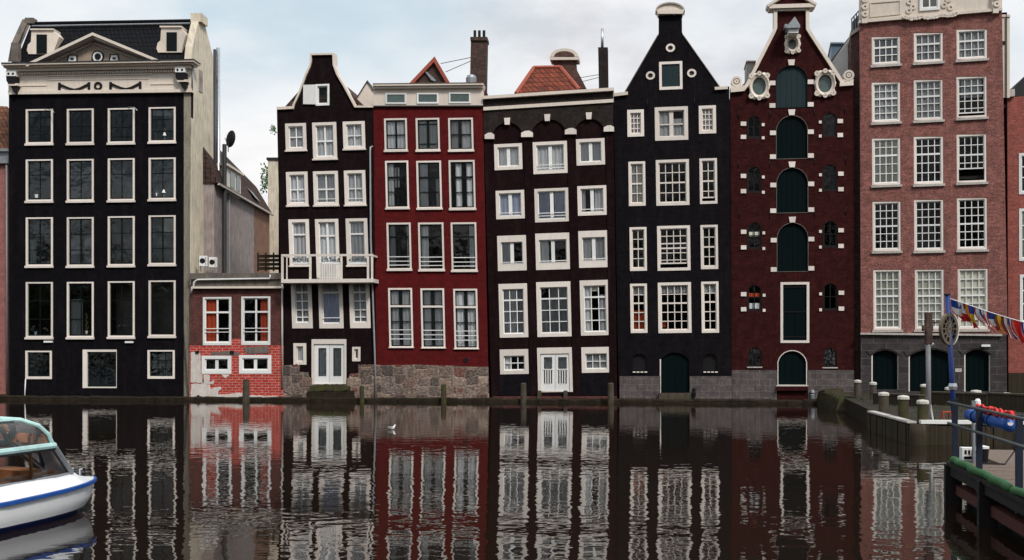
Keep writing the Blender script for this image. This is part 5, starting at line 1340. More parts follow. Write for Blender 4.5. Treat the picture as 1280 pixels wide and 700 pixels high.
# quay on the right: paved platform with a straight edge stepping out to the water
ZQ = 0.66
E = [(17.0,57.6),(16.9,55.0),(13.35,39.0),(12.62,33.0),(17.0,32.2),(40.0,31.4),(60,31.4),(60,62),(40,62)]
mb = MB(); n = len(E)
mb.add([(p[0],p[1],ZQ) for p in E] + [(p[0],p[1],-.8) for p in E], [tuple(range(n-1,-1,-1))[::-1]] + [((i+1)%n, i, i+n, (i+1)%n+n) for i in range(n)])
mb.m = 1
q = tag(mb.build('quay_platform', [M['pavers'], M['moss']]), kind='structure')
for p in q.data.polygons: p.material_index = 0 if p.index == 0 else 1
# mossy lower block by the red warehouse
def block_thing(name, label, cat, P, z0, z1, mt, loc=None):
    c = Vector((sum(p[0] for p in P)/len(P), sum(p[1] for p in P)/len(P), 0))
    mb = MB(); n = len(P)
    mb.add([(p[0]-c.x,p[1]-c.y,z1) for p in P] + [(p[0]-c.x,p[1]-c.y,z0) for p in P], [tuple(range(n))] + [(i, (i+1)%n, (i+1)%n+n, i+n)[::-1] for i in range(n)])
    o = mb.build(name, mt, None, c); return tag(o, label, cat)
mq = empty('mossy_quay_wall', (16.9,54.6,0)); tag(mq, 'low moss-covered stone wall at the quay corner beside the dark red warehouse', 'quay wall')
rq = random.Random(17); mb = MB(); LP = [(0.75,3.6),(-.45,2.2),(-1.0,-1.2),(-1.35,-4.2),(-.4,-4.5),(.4,.2),(1.3,3.4)]
FP = []
for (x0,y0),(x1,y1) in zip(LP, LP[1:]+LP[:1]):
    n_ = max(1,int(math.hypot(x1-x0,y1-y0)/.4)); FP += [(x0+(x1-x0)*i/n_, y0+(y1-y0)*i/n_) for i in range(n_)]
V = []; n_ = len(FP)
for z_, g_ in ((-.6,1.12),(.1,1.08),(.35,1.04),(.58,1.0),(.74,.93),(.80,.8)):
    for (x0,y0) in FP: V.append((x0*g_+rq.uniform(-.05,.05), y0*(1+(g_-1)*.4)+rq.uniform(-.05,.05), z_+(rq.uniform(-.05,.05) if z_ > .3 else 0) + .02*y0*(z_>.3)))
mb.add(V, [(k_*n_+i, k_*n_+(i+1)%n_, (k_+1)*n_+(i+1)%n_, (k_+1)*n_+i) for k_ in range(5) for i in range(n_)] + [tuple(5*n_+i for i in range(n_))])
M['mossblock'] = m_wood('wet_mossy_stone', (0.020,0.015,0.010), (0.045,0.034,0.022), 1.0, 1.0, 0.9, (0.030,0.033,0.007), 0.9)
mb.build('stonework', M['mossblock'], mq)

# timber sheet piling in front of the platform
def piling(name, label, A, B, ztop, cap, capm):
    A, B = Vector((A[0],A[1],0)), Vector((B[0],B[1],0)); L = (B-A).length; d = (B-A).normalized()
    t = empty(name, A, math.atan2(d.y, d.x)); tag(t, label, 'sheet piling', 'timber sheet piling')
    rr = random.Random(int(L*10)); x = 0.0
    mb = MB()
    while x < L-.02:
        w = min(rr.uniform(.2,.3), L-x); dd = rr.uniform(0,.05)
        mb.box(x+.006, x+w-.006, -.16-dd, 0.0-dd*.0, -.7, ztop-.06+rr.uniform(-.03,.02)); x += w
    mb.build('planking', M['piling'], t)
    mb = MB(); mb.box(-.05, L+.05, -.2, .08, ztop-.02, ztop+cap); mb.build('capping_board', M[capm], t)
    return t
piling('timber_piling', 'mossy timber piling receding along the quay side with a thin pale capping', (13.3,38.9), (12.55,33.0), ZQ, .04, 'sillstone')
piling('timber_piling', 'dark plank piling across the quay front under a bright white board', (12.75,32.9), (19.5,32.1), ZQ, .09, 'white')
c = atz(1147,556,0)
tp = empty('corner_pile', (12.6,32.78,0)); tag(tp, 'thick dark round pile at the corner of the plank piling', 'pile')
mb = MB(); mb.lathe([(.26,-.7),(.27,.3),(.24,.62)], n=12); mb.build('shaft', M['piling'], tp, smooth=True)

# white-capped mooring piles
M['capw'] = m_paint('worn_cap_paint', (0.58,0.55,0.49), 0.2, 0.7, 0.2, (0.2,0.17,0.12), 0.7, 3.0)
PL = [  # px, py of cap top, cap width px, py of foot, label
 (1072.0,475.2,9,498,'white-capped pile beside the red warehouse, farthest left of the piles'),
 (1091.4,477.8,9,500,'thin white-capped pile in front of the first green door of the brick house'),
 (1104.6,490.6,13,514,'white-capped pile at the left end of the receding piling'),
 (1129.2,494.8,14.4,522,'green mossy white-capped pile in the middle of three along the piling'),
 (1153.4,500.2,15,528,'stout white-capped pile at the front corner beside the grey pole'),
 (1155.4,480.6,10,499,'slim white-capped pile in front of the wide green double door'),
 (1184.6,484.2,7.4,498,'narrow white-capped mossy pile just behind the blue pole'),
 (1220.0,488.0,13,506,'broad white-topped pile behind the red rope and white post'),
 (1257.4,491.2,14,508,'squat white-topped pile near the right edge in front of the stone base')]
for (px, py, w, fy, lab) in PL:
    p = atz(px, fy, ZQ); sc_ = p.y/F; r = w*sc_/2*.90; hh = (fy-py)*sc_
    t = empty('mooring_pile', (p.x, p.y, ZQ), random.uniform(0,1)); tag(t, lab, 'mooring pile', 'white-capped mooring piles')
    mb = MB(); mb.lathe([(r*1.05,-.5),(r*1.02,hh*.4),(r*.97,hh-.08)], n=14); mb.build('shaft', M['mosspile'] if px > 1120 else M['timber'], t, smooth=False)
    mb = MB(); mb.lathe([(r*1.02,hh-.12),(r*1.12,hh-.115),(r*1.12,hh-.035),(r*.95,hh),(.01,hh+.025)], n=14); mb.build('cap', M['capw'], t)

# wooden mooring posts standing in the water by the facades
for (px, w, pt, pb, off, lab) in ((307.6,8.6,474,506,-2.3,'rough wooden mooring post in the water before the red-brick annex'),
                            (654.4,7.4,478.6,500,-1.0,'short wooden mooring post left of the white water doors'),
                            (763.6,7.8,478.4,504,-1.3,'wooden mooring post in the water where the brown house meets the black one'),
                            (452.4,6,482,500,-1.0,'stubby mossy post against the rubble base of the balcony house'),
                            (554.6,7,480,500,-1.0,'mossy green post against the rubble base of the red house')):
    x, y = ledge_pt(px, off); sc_ = y/F; r = w*sc_/2; zt = CAMH-(pt-HZ)*sc_
    t = empty('mooring_post', (x, y, 0), random.uniform(0,1)); tag(t, lab, 'mooring post', 'mooring posts along the facades')
    mb = MB(); mb.lathe([(r,-.9),(r*1.03,zt*.3),(r*.93,zt-.1)], n=10); mb.build('shaft', M['timber' if px < 400 or px > 640 else 'mosspile'], t)
    mb = MB(); mb.lathe([(r*.95,zt-.1),(r*.97,zt-.04),(r*.55,zt)], n=10); mb.build('head', M['timber'], t)

# grey sign pole
p = atz(1161, 528, ZQ); k = p.y/F
sp = empty('sign_pole', (p.x, p.y, ZQ)); tag(sp, 'grey steel pole topped by a rusty brown cross-shaped sign', 'sign pole')
Z = lambda py: CAMH-(py-HZ)*k-ZQ
mb = MB(); M['poleg'] = m_plain('weathered_steel', (0.15,0.15,0.155), 0.6, 0.1); mb.tube([(0,0,-.3),(-.02,0,Z(429))], .075, 10); mb.build('pole', M['poleg'], sp, smooth=True)
mb = MB(); mb.box(-.105,.085,-.08,.08,Z(430),Z(391)); sg = mb.build('sign_post', M['chim'], sp)
mb = MB(); mb.box(-.2,.12,-.06,.06,Z(414),Z(406.5)); mb.prism([(.08,Z(405)),(.34,Z(403.4)),(.34,Z(402)),(.08,Z(402.6))], -.03,.03); mb.build('arrow_arm', M['chim'], sg)
mb = MB(); mb.tube([(.04,0,Z(431)),(.14,-.02,Z(429.6))], .035, 6); mb.build('bracket', M['white'], sp)
mb = MB(); mb.tube([(.02,0,Z(500)),(.1,-.1,0)], .03, 6); mb.build('brace', M['sillstone'], sp)
# red-and-grey bits on the platform: a red bench and stacked slabs
p = atz(1183, 525, ZQ)
rb_ = empty('red_trestle', (p.x, p.y, ZQ), .3); rb_.scale = (.55,.55,.5); tag(rb_, 'small red metal trestle on the quay behind the blue pole', 'trestle')
mb = MB(); mb.box(-.3,.3,-.05,.05,.5,.57); mb.build('bar', M['curtred'], rb_)
for sx in (-1,1):
    mb = MB(); mb.tube([(sx*.22,0,.5),(sx*.3,-.2,0)], .025, 6); mb.tube([(sx*.22,0,.5),(sx*.3,.2,0)], .025, 6); mb.build('leg', M['curtred'], rb_)

# low timber barriers and odds on the platform
def lowbeam(name, label, A, B, zt, w, mt):
    A, B = Vector((*A,ZQ)), Vector((*B,ZQ)); d = B-A
    t = empty(name, A, math.atan2(d.y,d.x)); tag(t, label, 'low wall', 'low timber barriers on the quay')
    mb = MB(); mb.box(0,d.length,-w/2,w/2,0,zt); mb.build('beam', M[mt], t)
    mb = MB(); mb.box(-.03,d.length+.03,-w/2-.04,w/2+.04,zt,zt+.06); mb.build('coping_board', M['timber'], t)
a_, b_ = atz(1094,505,ZQ), atz(1152,508,ZQ); lowbeam('low_timber_wall', 'low brown timber wall behind the left piles on the quay', (a_.x,a_.y), (b_.x,b_.y), .42, .3, 'piling')
a_, b_ = atz(1166,506,ZQ), atz(1236,509,ZQ); lowbeam('low_timber_wall', 'low brown timber wall behind the blue pole and grey pole', (a_.x,a_.y), (b_.x,b_.y), .5, .3, 'piling')
a_, b_ = atz(1238,512,ZQ), atz(1330,518,ZQ); lowbeam('low_timber_wall', 'low brown timber wall at the right edge below the squat white-topped pile', (a_.x,a_.y), (b_.x,b_.y), .6, .3, 'piling')
rw_ = random.Random(31); mb = MB()
for i in range(900):
    px, py = rw_.uniform(1070,1290), rw_.choice((rw_.uniform(498,503), rw_.uniform(503,527)))
    p = atz(px, py, ZQ)
    if p.x < 13.1 + max(0,(p.y-33))*.17: continue
    s_ = rw_.uniform(.05,.16); a = rw_.uniform(0,6.28)
    mb.add([(p.x-.02*math.cos(a),p.y-.02*math.sin(a),ZQ),(p.x+.02*math.cos(a),p.y+.02*math.sin(a),ZQ),(p.x+rw_.uniform(-.06,.06),p.y+rw_.uniform(-.06,.06),ZQ+s_)], [(0,1,2)])
M['weed'] = m_plain('weed_green', (0.04,0.055,0.015), 0.8)
tag(mb.build('weeds', M['weed']), kind='stuff')

# ------------------------------------------------------------------ jetty at the right
A, B = Vector((8.35,20.15,0)), Vector((6.55,11.2,0))
ZD = 0.76
J = empty('timber_jetty', (A.x, A.y, 0)); tag(J, 'dark timber jetty with blue-grey steel railing at the right edge', 'jetty')
d = (B-A).normalized(); J.rotation_euler = (0,0,math.atan2(d.y,d.x))   # local x runs toward the viewer, local y to the right (inland)
LJ = (B-A).length
M['deck'] = m_wood('worn_deck_boards', (0.11,0.08,0.062), (0.19,0.145,0.118), 1.0, 1.0, 0.85)
M['tar'] = m_wood('tarred_timber', (0.010,0.009,0.009), (0.022,0.018,0.018), 1.0, 2.0, 0.6)
M['rustred'] = m_wood('rusty_red_beam', (0.055,0.018,0.016), (0.09,0.03,0.025), 1.0, 2.0, 0.7)
M['railblue'] = m_plain('blue_grey_rail_paint', (0.07,0.078,0.078), 0.55, 0.2)
M['railnavy'] = m_plain('navy_post_paint', (0.008,0.014,0.032), 0.5)
M['postblue'] = m_plain('blue_pole_paint', (0.010,0.035,0.17), 0.45)
M['tarp'] = m_plain('blue_tarpaulin', (0.012,0.085,0.36), 0.42)
M['ropered'] = m_plain('red_rope', (0.75,0.035,0.03), 0.6)
M['hose'] = m_plain('green_hose', (0.018,0.095,0.024), 0.55)
mb = MB()
for i in range(int(LJ/.19)+1):
    x = i*.19
    mb.box(x+.004, x+.184, .12, 8, ZD-.05, ZD-random.uniform(0,.006))
mb.build('deck', M['deck'], J)
mb = MB(); mb.box(-3.0, .0, .9, 8, ZD-.3, ZD-.004); mb.build('deck_end', M['deck'], J)
mb = MB(); mb.box(0, LJ, .30, 8, -.8, ZD-.06); mb.box(-3.0,-.01,.95,8,-.8,ZD-.31); mb.build('core', M['tar'], J)
for (z0, z1, mt, yo) in ((.52,.70,'tar',-.02),(.16,.34,'rustred',.08)):
    mb = MB(); mb.box(.0, LJ, yo, .32, z0, z1); mb.build('beam', M[mt], J)
for x in (0.06, 2.75, 5.6):
    mb = MB(); mb.box(x-.075, x+.075, -.1, .2, -.8, ZD-.03); mb.build('fender_post', M['tar'], J)
mb = MB(); mb.box(0, LJ, -.06, .1, ZD-.06, ZD+.02); mb.build('edge_board', M['tar'], J)
xp = [.1, 2.05, 4.55, 7.0]
for i, x in enumerate(xp):
    mb = MB(); mb.box(x-.045, x+.045, .03, .12, ZD-.3, 1.93 if i else 1.98); mb.build('rail_post', M['railnavy'], J)
for zz in (1.9, 1.5):
    mb = MB(); mb.tube([(-.12,.0,zz),(LJ,.0,zz-.0)], .027, 8); mb.build('handrail', M['railblue'], J, smooth=True)
rr_ = random.Random(8)
hs_ = empty('green_hose', (0,0,0)); hs_.matrix_world = J.matrix_basis
for (xa, xb) in ((.12,.95),(1.0,1.75),(1.82,3.2),(3.26,4.5),(4.6,6.2)):
    n = 14; P_ = []; ph = rr_.uniform(0,6)
    for i in range(n+1):
        u = i/n; x = xa+(xb-xa)*u
        P_.append((x, -.01+.025*math.sin(x*2.2+ph), ZD+.065+.02*math.sin(u*3.1)+rr_.uniform(-.006,.006)))
    mb = MB(); mb.tube(P_, [.035]+[.066+rr_.uniform(-.008,.01) for i in range(n-1)]+[.04], 9); mb.build('length', M['hose'], hs_, smooth=True)
tag(hs_, 'bright green padded hose lying in lengths along the jetty edge', 'hose')
# blue pole with a wheel emblem
def jw(x, y, z): return J.matrix_basis @ Vector((x, y, z))
pb = jw(-.06, .14, ZD); kp = pb.y/F
bp_ = empty('blue_pole', pb); tag(bp_, 'tall bright blue pole with an oval wheel emblem carrying the bunting', 'pole')
top = at(1184.2, 368, pb.y); tl = top - pb
mb = MB(); mb.tube([(0,0,-.1), tl], .047, 10); mb.build('pole', M['postblue'], bp_, smooth=True)
mb = MB(); mb.tube([tl*.998, tl*1.004], .068, 10); mb.build('finial', M['railnavy'], bp_)
mb = MB(); e = at(1191,483,pb.y)-pb; mb.lathe([(.07,-.06),(.085,0),(.07,.06)], e, 10); mb.build('collar', M['steel'], bp_)
e = at(1185.5, 411.5, pb.y-.05) - pb
M['gilt'] = m_plain('dull_gilt', (0.13,0.105,0.07), 0.5, 0.3)
wh = MB(); wh.ring(0,0,.30,.245,-.03,.03,28)
w_ = wh.build('wheel', M['gilt'], bp_, e); w_.rotation_euler = (0,0,R(38))
wh = MB(); wh.disc(0,0,.25,.0,24); wh.build('wheel_plate', M['ink'], w_)
for a in range(12):
    an = a*math.pi/6; s_ = MB(); s_.tube([(0.05*math.cos(an),-.015,.05*math.sin(an)),(.25*math.cos(an),-.015,.25*math.sin(an))], .016, 5); s_.build('spoke', M['gilt'], w_)
s_ = MB(); s_.ring(0,0,.08,.02,-.03,-.01,12); s_.ring(0,0,.16,.13,-.025,-.01,18); s_.build('hub', M['gilt'], w_)
s_ = MB(); V = []
for i in range(13):
    a = -1.2+2.6*i/12; V += [(.31*math.cos(a),-.035,.31*math.sin(a)),(.31*math.cos(a),.035,.31*math.sin(a)),(.325*math.cos(a),.035,.325*math.sin(a)),(.325*math.cos(a),-.035,.325*math.sin(a))]
s_.add(V, [(i*4+q,i*4+(q+1)%4,i*4+4+(q+1)%4,i*4+4+q) for i in range(12) for q in range(4)]); s_.build('wheel_rim', M['white'], w_)
# bunting: a cord of national-style flags
def flagmat(name, col): return m_cloth(name, col, .15)
FC = {k2: flagmat('flag_'+k2, v) for k2, v in dict(red=(.62,.03,.03), white=(.8,.78,.76), blue=(.03,.06,.26), yellow=(.75,.45,.03), orange=(.65,.2,.03), black=(.02,.02,.02), brown=(.2,.06,.04)).items()}
pts_ = [at(1187,373,pb.y), at(1212,381.4,pb.y-.35), at(1235,389.4,pb.y-.7), at(1258,396.6,pb.y-1.05), at(1282,403.4,pb.y-1.4), at(1310,409,pb.y-1.8)]
bn = empty('flag_bunting', pts_[0]); tag(bn, 'string of small colourful national flags sagging from the blue pole', 'bunting')
mb = MB(); mb.tube([p-pts_[0] for p in pts_], .008, 5); mb.build('cord', M['white'], bn)
def on_cord(px):
    for a, b in zip(pts_, pts_[1:]):
        pa, pb2 = CX+a.x/a.y*F, CX+b.x/b.y*F
        if pa <= px <= pb2: return a + (b-a)*((px-pa)/(pb2-pa))
    return pts_[-1]
FL = [(1188.4,13,('blue','white','red'),'h'),(1197,10,('white','red'),'h'),(1203,8,('brown','orange'),'v'),(1210.5,8,('blue','yellow','red'),'h'),(1216,7,('red','white'),'v'),
      (1222,7,('white','blue','white'),'v'),(1228,7,('red','white','red'),'v'),(1234,9,('blue','white','red'),'h'),(1242,9,('brown','yellow'),'v'),(1250,8,('red','brown','white'),'v'),(1259,7,('blue','white','red'),'v'),(1267,10,('red','red','red'),'v'),(1276,7,('blue','white'),'v')]
rnd = random.Random(11)
for (px, w, cs_, di) in FL:
    a = on_cord(px)-pts_[0]; b = on_cord(px+w)-pts_[0]; nU, nV = 6, 8
    mb = MB(); V = []; drop = rnd.uniform(.34,.46); lean = rnd.uniform(.10,.24); ph = rnd.uniform(0,6)
    for j in range(nV+1):
        v = j/nV
        for i in range(nU+1):
            u = i/nU; p = a + (b-a)*(u*(1-.35*v))
            V.append((p.x+lean*v*v+.0, p.y+.035*math.sin(u*4+v*5+ph)*(.3+v), p.z-drop*v-.02*math.sin(u*5+ph)*v))
    ns = len(cs_)
    mb.add(V, [])
    for j in range(nV):
        for i in range(nU):
            t_ = (i/nU if di == 'v' else j/nV); mb.m = min(ns-1, int(t_*ns))
            mb.f.append((j*(nU+1)+i, (j+1)*(nU+1)+i, (j+1)*(nU+1)+i+1, j*(nU+1)+i+1)); mb.mi.append(mb.m)
    f_ = mb.build('flag', [FC[c_] for c_ in cs_], bn, smooth=True); f_['label'] = 'small ' + ' and '.join(dict.fromkeys(cs_)) + ' flag'
# blue rolled tarpaulin with red rope, hung inside the rail
pa = at(1212,518.5,19.25); pb3 = at(1263,531,17.0)
tr = empty('rolled_tarpaulin', (pa+pb3)/2); tag(tr, 'rolled blue tarpaulin bundle hanging on the jetty rail', 'tarpaulin')
mb = MB(); dv = pb3-pa
mb.tube([pa-tr.location + dv*(i/14) + Vector((0,0,.008*math.sin(i*2.1))) for i in range(15)], [.10]+[.108+.006*math.sin(i*1.7) for i in range(13)]+[.115], 14); rl = mb.build('roll', M['tarp'], tr, smooth=True)
mb = MB(); q_ = pb3 + dv.normalized()*.004 - tr.location
ax = dv.normalized(); ux = ax.cross(Vector((0,0,1))).normalized(); uz = ux.cross(ax)
mb.add([q_ + ux*(.045*math.cos(2*math.pi*k2/12)) + uz*(.02+.035*math.sin(2*math.pi*k2/12)) for k2 in range(12)], [tuple(range(12))]); mb.build('end_label', M['white'], rl)
for f_ in (.2,.62):
    mb = MB(); c0 = pa-tr.location+dv*f_
    mb.tube([c0 + (ux*math.cos(a)+uz*math.sin(a))*.116 for a in [i*math.pi/8 for i in range(17)]], .01, 5); mb.build('strap', M['ink'], rl)
rr_ = random.Random(5)
ra, rb2 = at(1220,508.5,18.7), at(1267,519.5,16.7); rope = empty('red_rope_coil', (ra+rb2)/2); tag(rope, 'bundle of bright red rope draped over the jetty rail above the blue roll', 'rope')
for c_ in range(4):
    mb = MB(); P_ = []
    for i in range(40):
        u = i/39; p = ra + (rb2-ra)*(min(1,max(0,u+rr_.uniform(-.02,.02)))) - rope.location
        P_.append(p + Vector((rr_.uniform(-.03,.03), rr_.uniform(-.05,.05), .05*math.sin(u*22+c_*1.6)+rr_.uniform(-.02,.02)-.01)))
    mb.tube(P_, .024, 6); mb.build('strand', M['ropered'], rope, smooth=True)
# white marked box and steel post on the deck
p = jw(-.55, 1.15, ZD-.0)
p = at(1212, 569, 20.6); p.z = ZD
bx = empty('white_crate', p, R(-12)); tag(bx, 'white crate with dark patterned side on the jetty deck behind the railing', 'crate')
mb = MB(); mb.box(-.16,.22,-.14,.14,0,.24); mb.build('body', M['white'], bx)
mb = MB()
for i in range(5): mb.box(-.12+i*.064,-.08+i*.064,-.146,-.139,.12,.2)
mb.box(-.13,.19,-.145,-.14,.03,.08); mb.build('side_panel', M['ink'], bx)
p = at(1228, 572, 20.2); p.z = ZD
bx = empty('small_bin', p, R(20)); tag(bx, 'small dark bucket with a white lid beside the jetty post', 'bucket')
mb = MB(); mb.lathe([(.10,0),(.12,.26)], n=12); mb.build('bucket', M['ink'], bx)
mb = MB(); mb.lathe([(.125,.26),(.125,.30),(.02,.32)], n=12); mb.build('lid', M['white'], bx)
p = at(1217.5, 571, 20.0); p.z = ZD-.02
ps = empty('water_tap_post', p); tag(ps, 'thin grey post with a white tap head rising beside the railing', 'post')
mb = MB(); mb.tube([(0,0,0),(-.02,0,1.2)], .033, 8); mb.build('post', M['leadgrey'], ps)
mb = MB(); mb.lathe([(.05,.98),(.06,1.0),(.055,1.2),(.03,1.24)], (.07,0,0), 10); mb.build('tap_head', M['white'], ps)
mb = MB(); mb.tube([(.07,-.04,1.0),(.075,-.05,.5),(.05,-.04,.02)], .012, 6); mb.build('pipe', M['white'], ps)
# cable loop
mb = MB(); mb.tube([jw(.3,.5,ZD+.02)-jw(.3,.5,0), jw(.35,.9,ZD+.02)-jw(.3,.5,0), jw(.2,1.1,ZD+.25)-jw(.3,.5,0), jw(.15,1.15,ZD+.75)-jw(.3,.5,0)], .016, 6)
cb = mb.build('power_cable', M['ink'], None, jw(.3,.5,0)); tag(cb, 'thin black cable rising from the jetty deck', 'cable')

# ------------------------------------------------------------------ tour boat
T = Vector((-7.76, 19.5, 0)); an = R(31)
BT = empty('tour_boat', T, -an); tag(BT, 'white glass-roofed canal tour boat with a blue rubbing strake at the left edge', 'boat')
M['hullw'] = m_paint('hull_white', (0.80,0.80,0.81), 0.04, 0.28, 0.5, (0.5,0.5,0.48), 0.15)
M['hullb'] = m_plain('hull_blue', (0.008,0.07,0.31), 0.35); M['hulld'] = m_plain('boot_top_blue', (0.008,0.025,0.13), 0.3)
M['turq'] = m_plain('pale_turquoise_trim', (0.42,0.62,0.60), 0.35)
M['varnish'] = m_wood('varnished_wood', (0.30,0.11,0.04), (0.42,0.17,0.07), 1, 2, 0.35)
BS = [(0,.04),(.12,.24),(.3,.42),(.55,.60),(.8,.74),(1.2,.92),(1.6,1.07),(2.6,1.36),(4,1.6),(6,1.74),(9,1.8),(13,1.7)]
def beam(s):
    if s <= 0: return .04
    for (a, b), (c, d2) in zip(BS, BS[1:]):
        if a <= s <= c: return b + (d2-b)*(s-a)/(c-a)
    return BS[-1][1]
def sheer(s): return .07*max(0,1-s/4)**2
US = [0,.01,.025,.045,.07,.1,.14,.2,.28,.38,.5,.7,1.0]; LB = 13.0
def level(z, off, fac):
    P = []
    for u in US:
        s = off + (LB-off)*u
        P.append((beam(s-off)*fac, -s, z + (sheer(s) if z > .3 else 0)))
    return P
def loft(mb, levels):
    for side in (1,-1):
        n = len(levels[0]); V = [(p[0]*side,p[1],p[2]) for l in levels for p in l]
        fs = [(k*n+i,k*n+i+1,k*n+n+i+1,k*n+n+i) for k in range(len(levels)-1) for i in range(n-1)]
        mb.add(V, [f if side < 0 else f[::-1] for f in fs])
G0, G1 = level(.50,-.03,1.05), level(.43,-.03,1.05)
mb = MB(); loft(mb, [level(.43,0,1.0), level(.36,.03,1.0), level(.29,.06,.999), level(.22,.10,.997), level(.16,.15,.993), level(.10,.21,.987)]); mb.build('hull', M['hullw'], BT, smooth=True)
mb = MB(); loft(mb, [level(.10,.21,.987), level(-.05,.42,.95), level(-.4,1.5,.7)]); mb.build('boot_stripe', M['hulld'], BT, smooth=True)
mb = MB(); loft(mb, [level(.51,0,1.0), level(.50,-.045,1.03), level(.445,-.045,1.03), level(.43,0,1.0)]); mb.build('rubbing_strake', M['hullb'], BT)
def cab(s): return max(.06, beam(s) - .30)
SS = [.5,.62,.8,1.0,1.3,1.7,2.2,2.8,3.6,4.6,6,8,10.5,13]
# foredeck and side coaming
mb = MB()
for side in (1,-1):
    o_ = [(beam(s)*side*.995, -s, .50+sheer(s)) for s in [0,.15,.3]+SS]
    c_ = [(max(0.0,cab(s))*side if s >= .62 else 0.0, -s, (.72 if s > .6 else .54+.28*s)) for s in [0,.15,.3]+SS]
    n = len(o_); mb.add(o_+c_, [((i,i+1,n+i+1,n+i) if side > 0 else (n+i,n+i+1,i+1,i)) for i in range(n-1)])
mb.add([(cab(.62),-.62,.72),(-cab(.62),-.62,.72),(0,-.5,.70)], [(0,2,1)])
mb.build('deck', M['hullw'], BT, smooth=True)
# cabin: levels with inset, height and front set-back
LV = [(.0,.73,.74),(.02,1.23,1.22),(.03,1.28,1.26),(.05,1.46,1.36),(.13,1.61,1.52),(.30,1.72,1.80),(.60,1.77,2.25)]
ST = [1.2,2.75,4.3,5.85,7.4,8.95,10.5,12.5]
def cpt(l, s, side=1):
    ins, z, f = LV[l]; return Vector((max(.03, cab(max(s,f))-ins)*side, -max(s,f), z))
def strip(mb, l0, l1, sa, sb, side, n=6):
    V = []
    for i in range(n+1):
        s = sa + (sb-sa)*i/n
        for l in range(l0, l1+1): V.append(cpt(l, s, side))
    w = l1-l0+1
    mb.add(V, [((i*w+j, (i+1)*w+j, (i+1)*w+j+1, i*w+j+1) if side < 0 else (i*w+j, i*w+j+1, (i+1)*w+j+1, (i+1)*w+j)) for i in range(n) for j in range(w-1)])
M['boatglass'] = m_glass('boat_glass', (0.86,0.88,0.88), 1.5, 0.9, 1.3)
for side in (1,-1):
    for a_, b_ in zip([.74]+ST[1:], ST[1:]):
        mb = MB(); strip(mb, 0, 1, a_, b_, side); wn = mb.build('side_window', M['boatglass'], BT)
        mb = MB(); mb.tube([cpt(0,max(a_,.74),side), cpt(1,max(a_,1.22),side)], .035, 6); mb.build('window_post', M['leadgrey'], wn)
        mb = MB(); strip(mb, 2, 5, a_+.06, b_-.04, side, 8); wn = mb.build('roof_window', M['boatglass'], BT, smooth=True)
        mb = MB(); mb.tube([cpt(l,b_,side)*1.0 for l in range(2,6)], .04, 6); mb.build('roof_rib', M['turq'], wn)
    mb = MB()
    mb.tube([cpt(1,s,side)+Vector((.012*side,0,.03)) for s in [1.22]+ST], .055, 8); mb.build('belt_trim', M['turq'], BT)
    mb = MB(); mb.tube([cpt(1,s,side)+Vector((.03*side,0,-.035)) for s in [1.22]+ST], .018, 6); mb.build('belt_seal', M['ink'], BT)
    mb = MB(); mb.tube([cpt(0,s,side)+Vector((.01*side,0,.0)) for s in [.74]+ST], .022, 6); mb.build('window_sill', M['leadgrey'], BT)
    mb = MB(); mb.tube([cpt(0,.74,side), cpt(1,1.22,side)], .06, 6); mb.build('windscreen_pillar', M['leadgrey'], BT)
    mb = MB(); mb.tube([cpt(l,0,side) for l in range(1,7)], .045, 8); mb.build('front_rib', M['turq'], BT)
mb = MB(); V = []
for l in range(7): V += [cpt(l,0,1), cpt(l,0,-1)]
mb.add(V, [(2*i,2*i+1,2*i+3,2*i+2) for i in range(6)]); mb.build('windscreen', M['boatglass'], BT)
mb = MB(); V = []
for s in [2.5]+ST[1:]:
    for side in (1,-1): V.append(cpt(5, s, side)+Vector((0,0,.01)))
    V.append(Vector((cpt(6,s,1).x,-s,1.78))); V.append(Vector((cpt(6,s,-1).x,-s,1.78)))
n = len(ST)
mb.add(V, [f for i in range(n-1) for f in ((i*4,i*4+2,i*4+6,i*4+4),(i*4+2,i*4+3,i*4+7,i*4+6),(i*4+3,i*4+1,i*4+5,i*4+7))])
mb.build('roof', M['bluezinc'], BT)
mb = MB(); mb.tube([cpt(5,s,1)+Vector((0,0,.012)) for s in [1.95]+ST[1:]], .03, 6); mb.tube([cpt(5,s,-1)+Vector((0,0,.012)) for s in [1.95]+ST[1:]], .03, 6); mb.build('roof_trim', M['turq'], BT)
mb = MB(); V = []
for s in SS[3:]: V += [(cab(s)-.05,-s,.34),(-(cab(s)-.05),-s,.34)]
mb.add(V, [(2*i,2*i+1,2*i+3,2*i+2) for i in range(len(SS)-4)]); mb.build('cabin_floor', M['varnish'], BT)
mb = MB(); mb.box(-.45,.45,-1.75,-1.35,.34,.86); mb.build('dashboard', M['varnish'], BT)
M['seatblue'] = m_plain('blue_seat', (0.015,0.035,0.14), 0.7); M['seatred'] = m_plain('red_seat', (0.45,0.03,0.035), 0.6)
for s in (2.6,3.5,4.4,5.3,6.2):
    for side in (1,-1):
        w = cab(s)-.15
        mb = MB(); mb.box(side*w if side < 0 else .28, side*w if side > 0 else -.28, -s-.35, -s, .66, .74); mb.box(side*w if side < 0 else .28, side*w if side > 0 else -.28, -s-.40, -s-.35, .66, 1.12); mb.build('seat', M['seatblue'] if s < 3 or s > 5 else M['seatred'], BT)
for side in (1,-1):
    mb = MB(); mb.tube([Vector((side*(cab(s)-.07),-s,.80)) for s in [1.2]+ST[1:]], .03, 6); mb.build('inner_rail', M['varnish'], BT)
    for a_ in (1.75,3.3,4.9): 
        mb = MB(); q0_, q1_ = cpt(0,a_,side), cpt(3,a_,side); q0_.x -= .05*side; q1_.x -= .07*side; mb.tube([q0_,q1_], .03, 6); mb.build('inner_post', M['varnish'], BT)
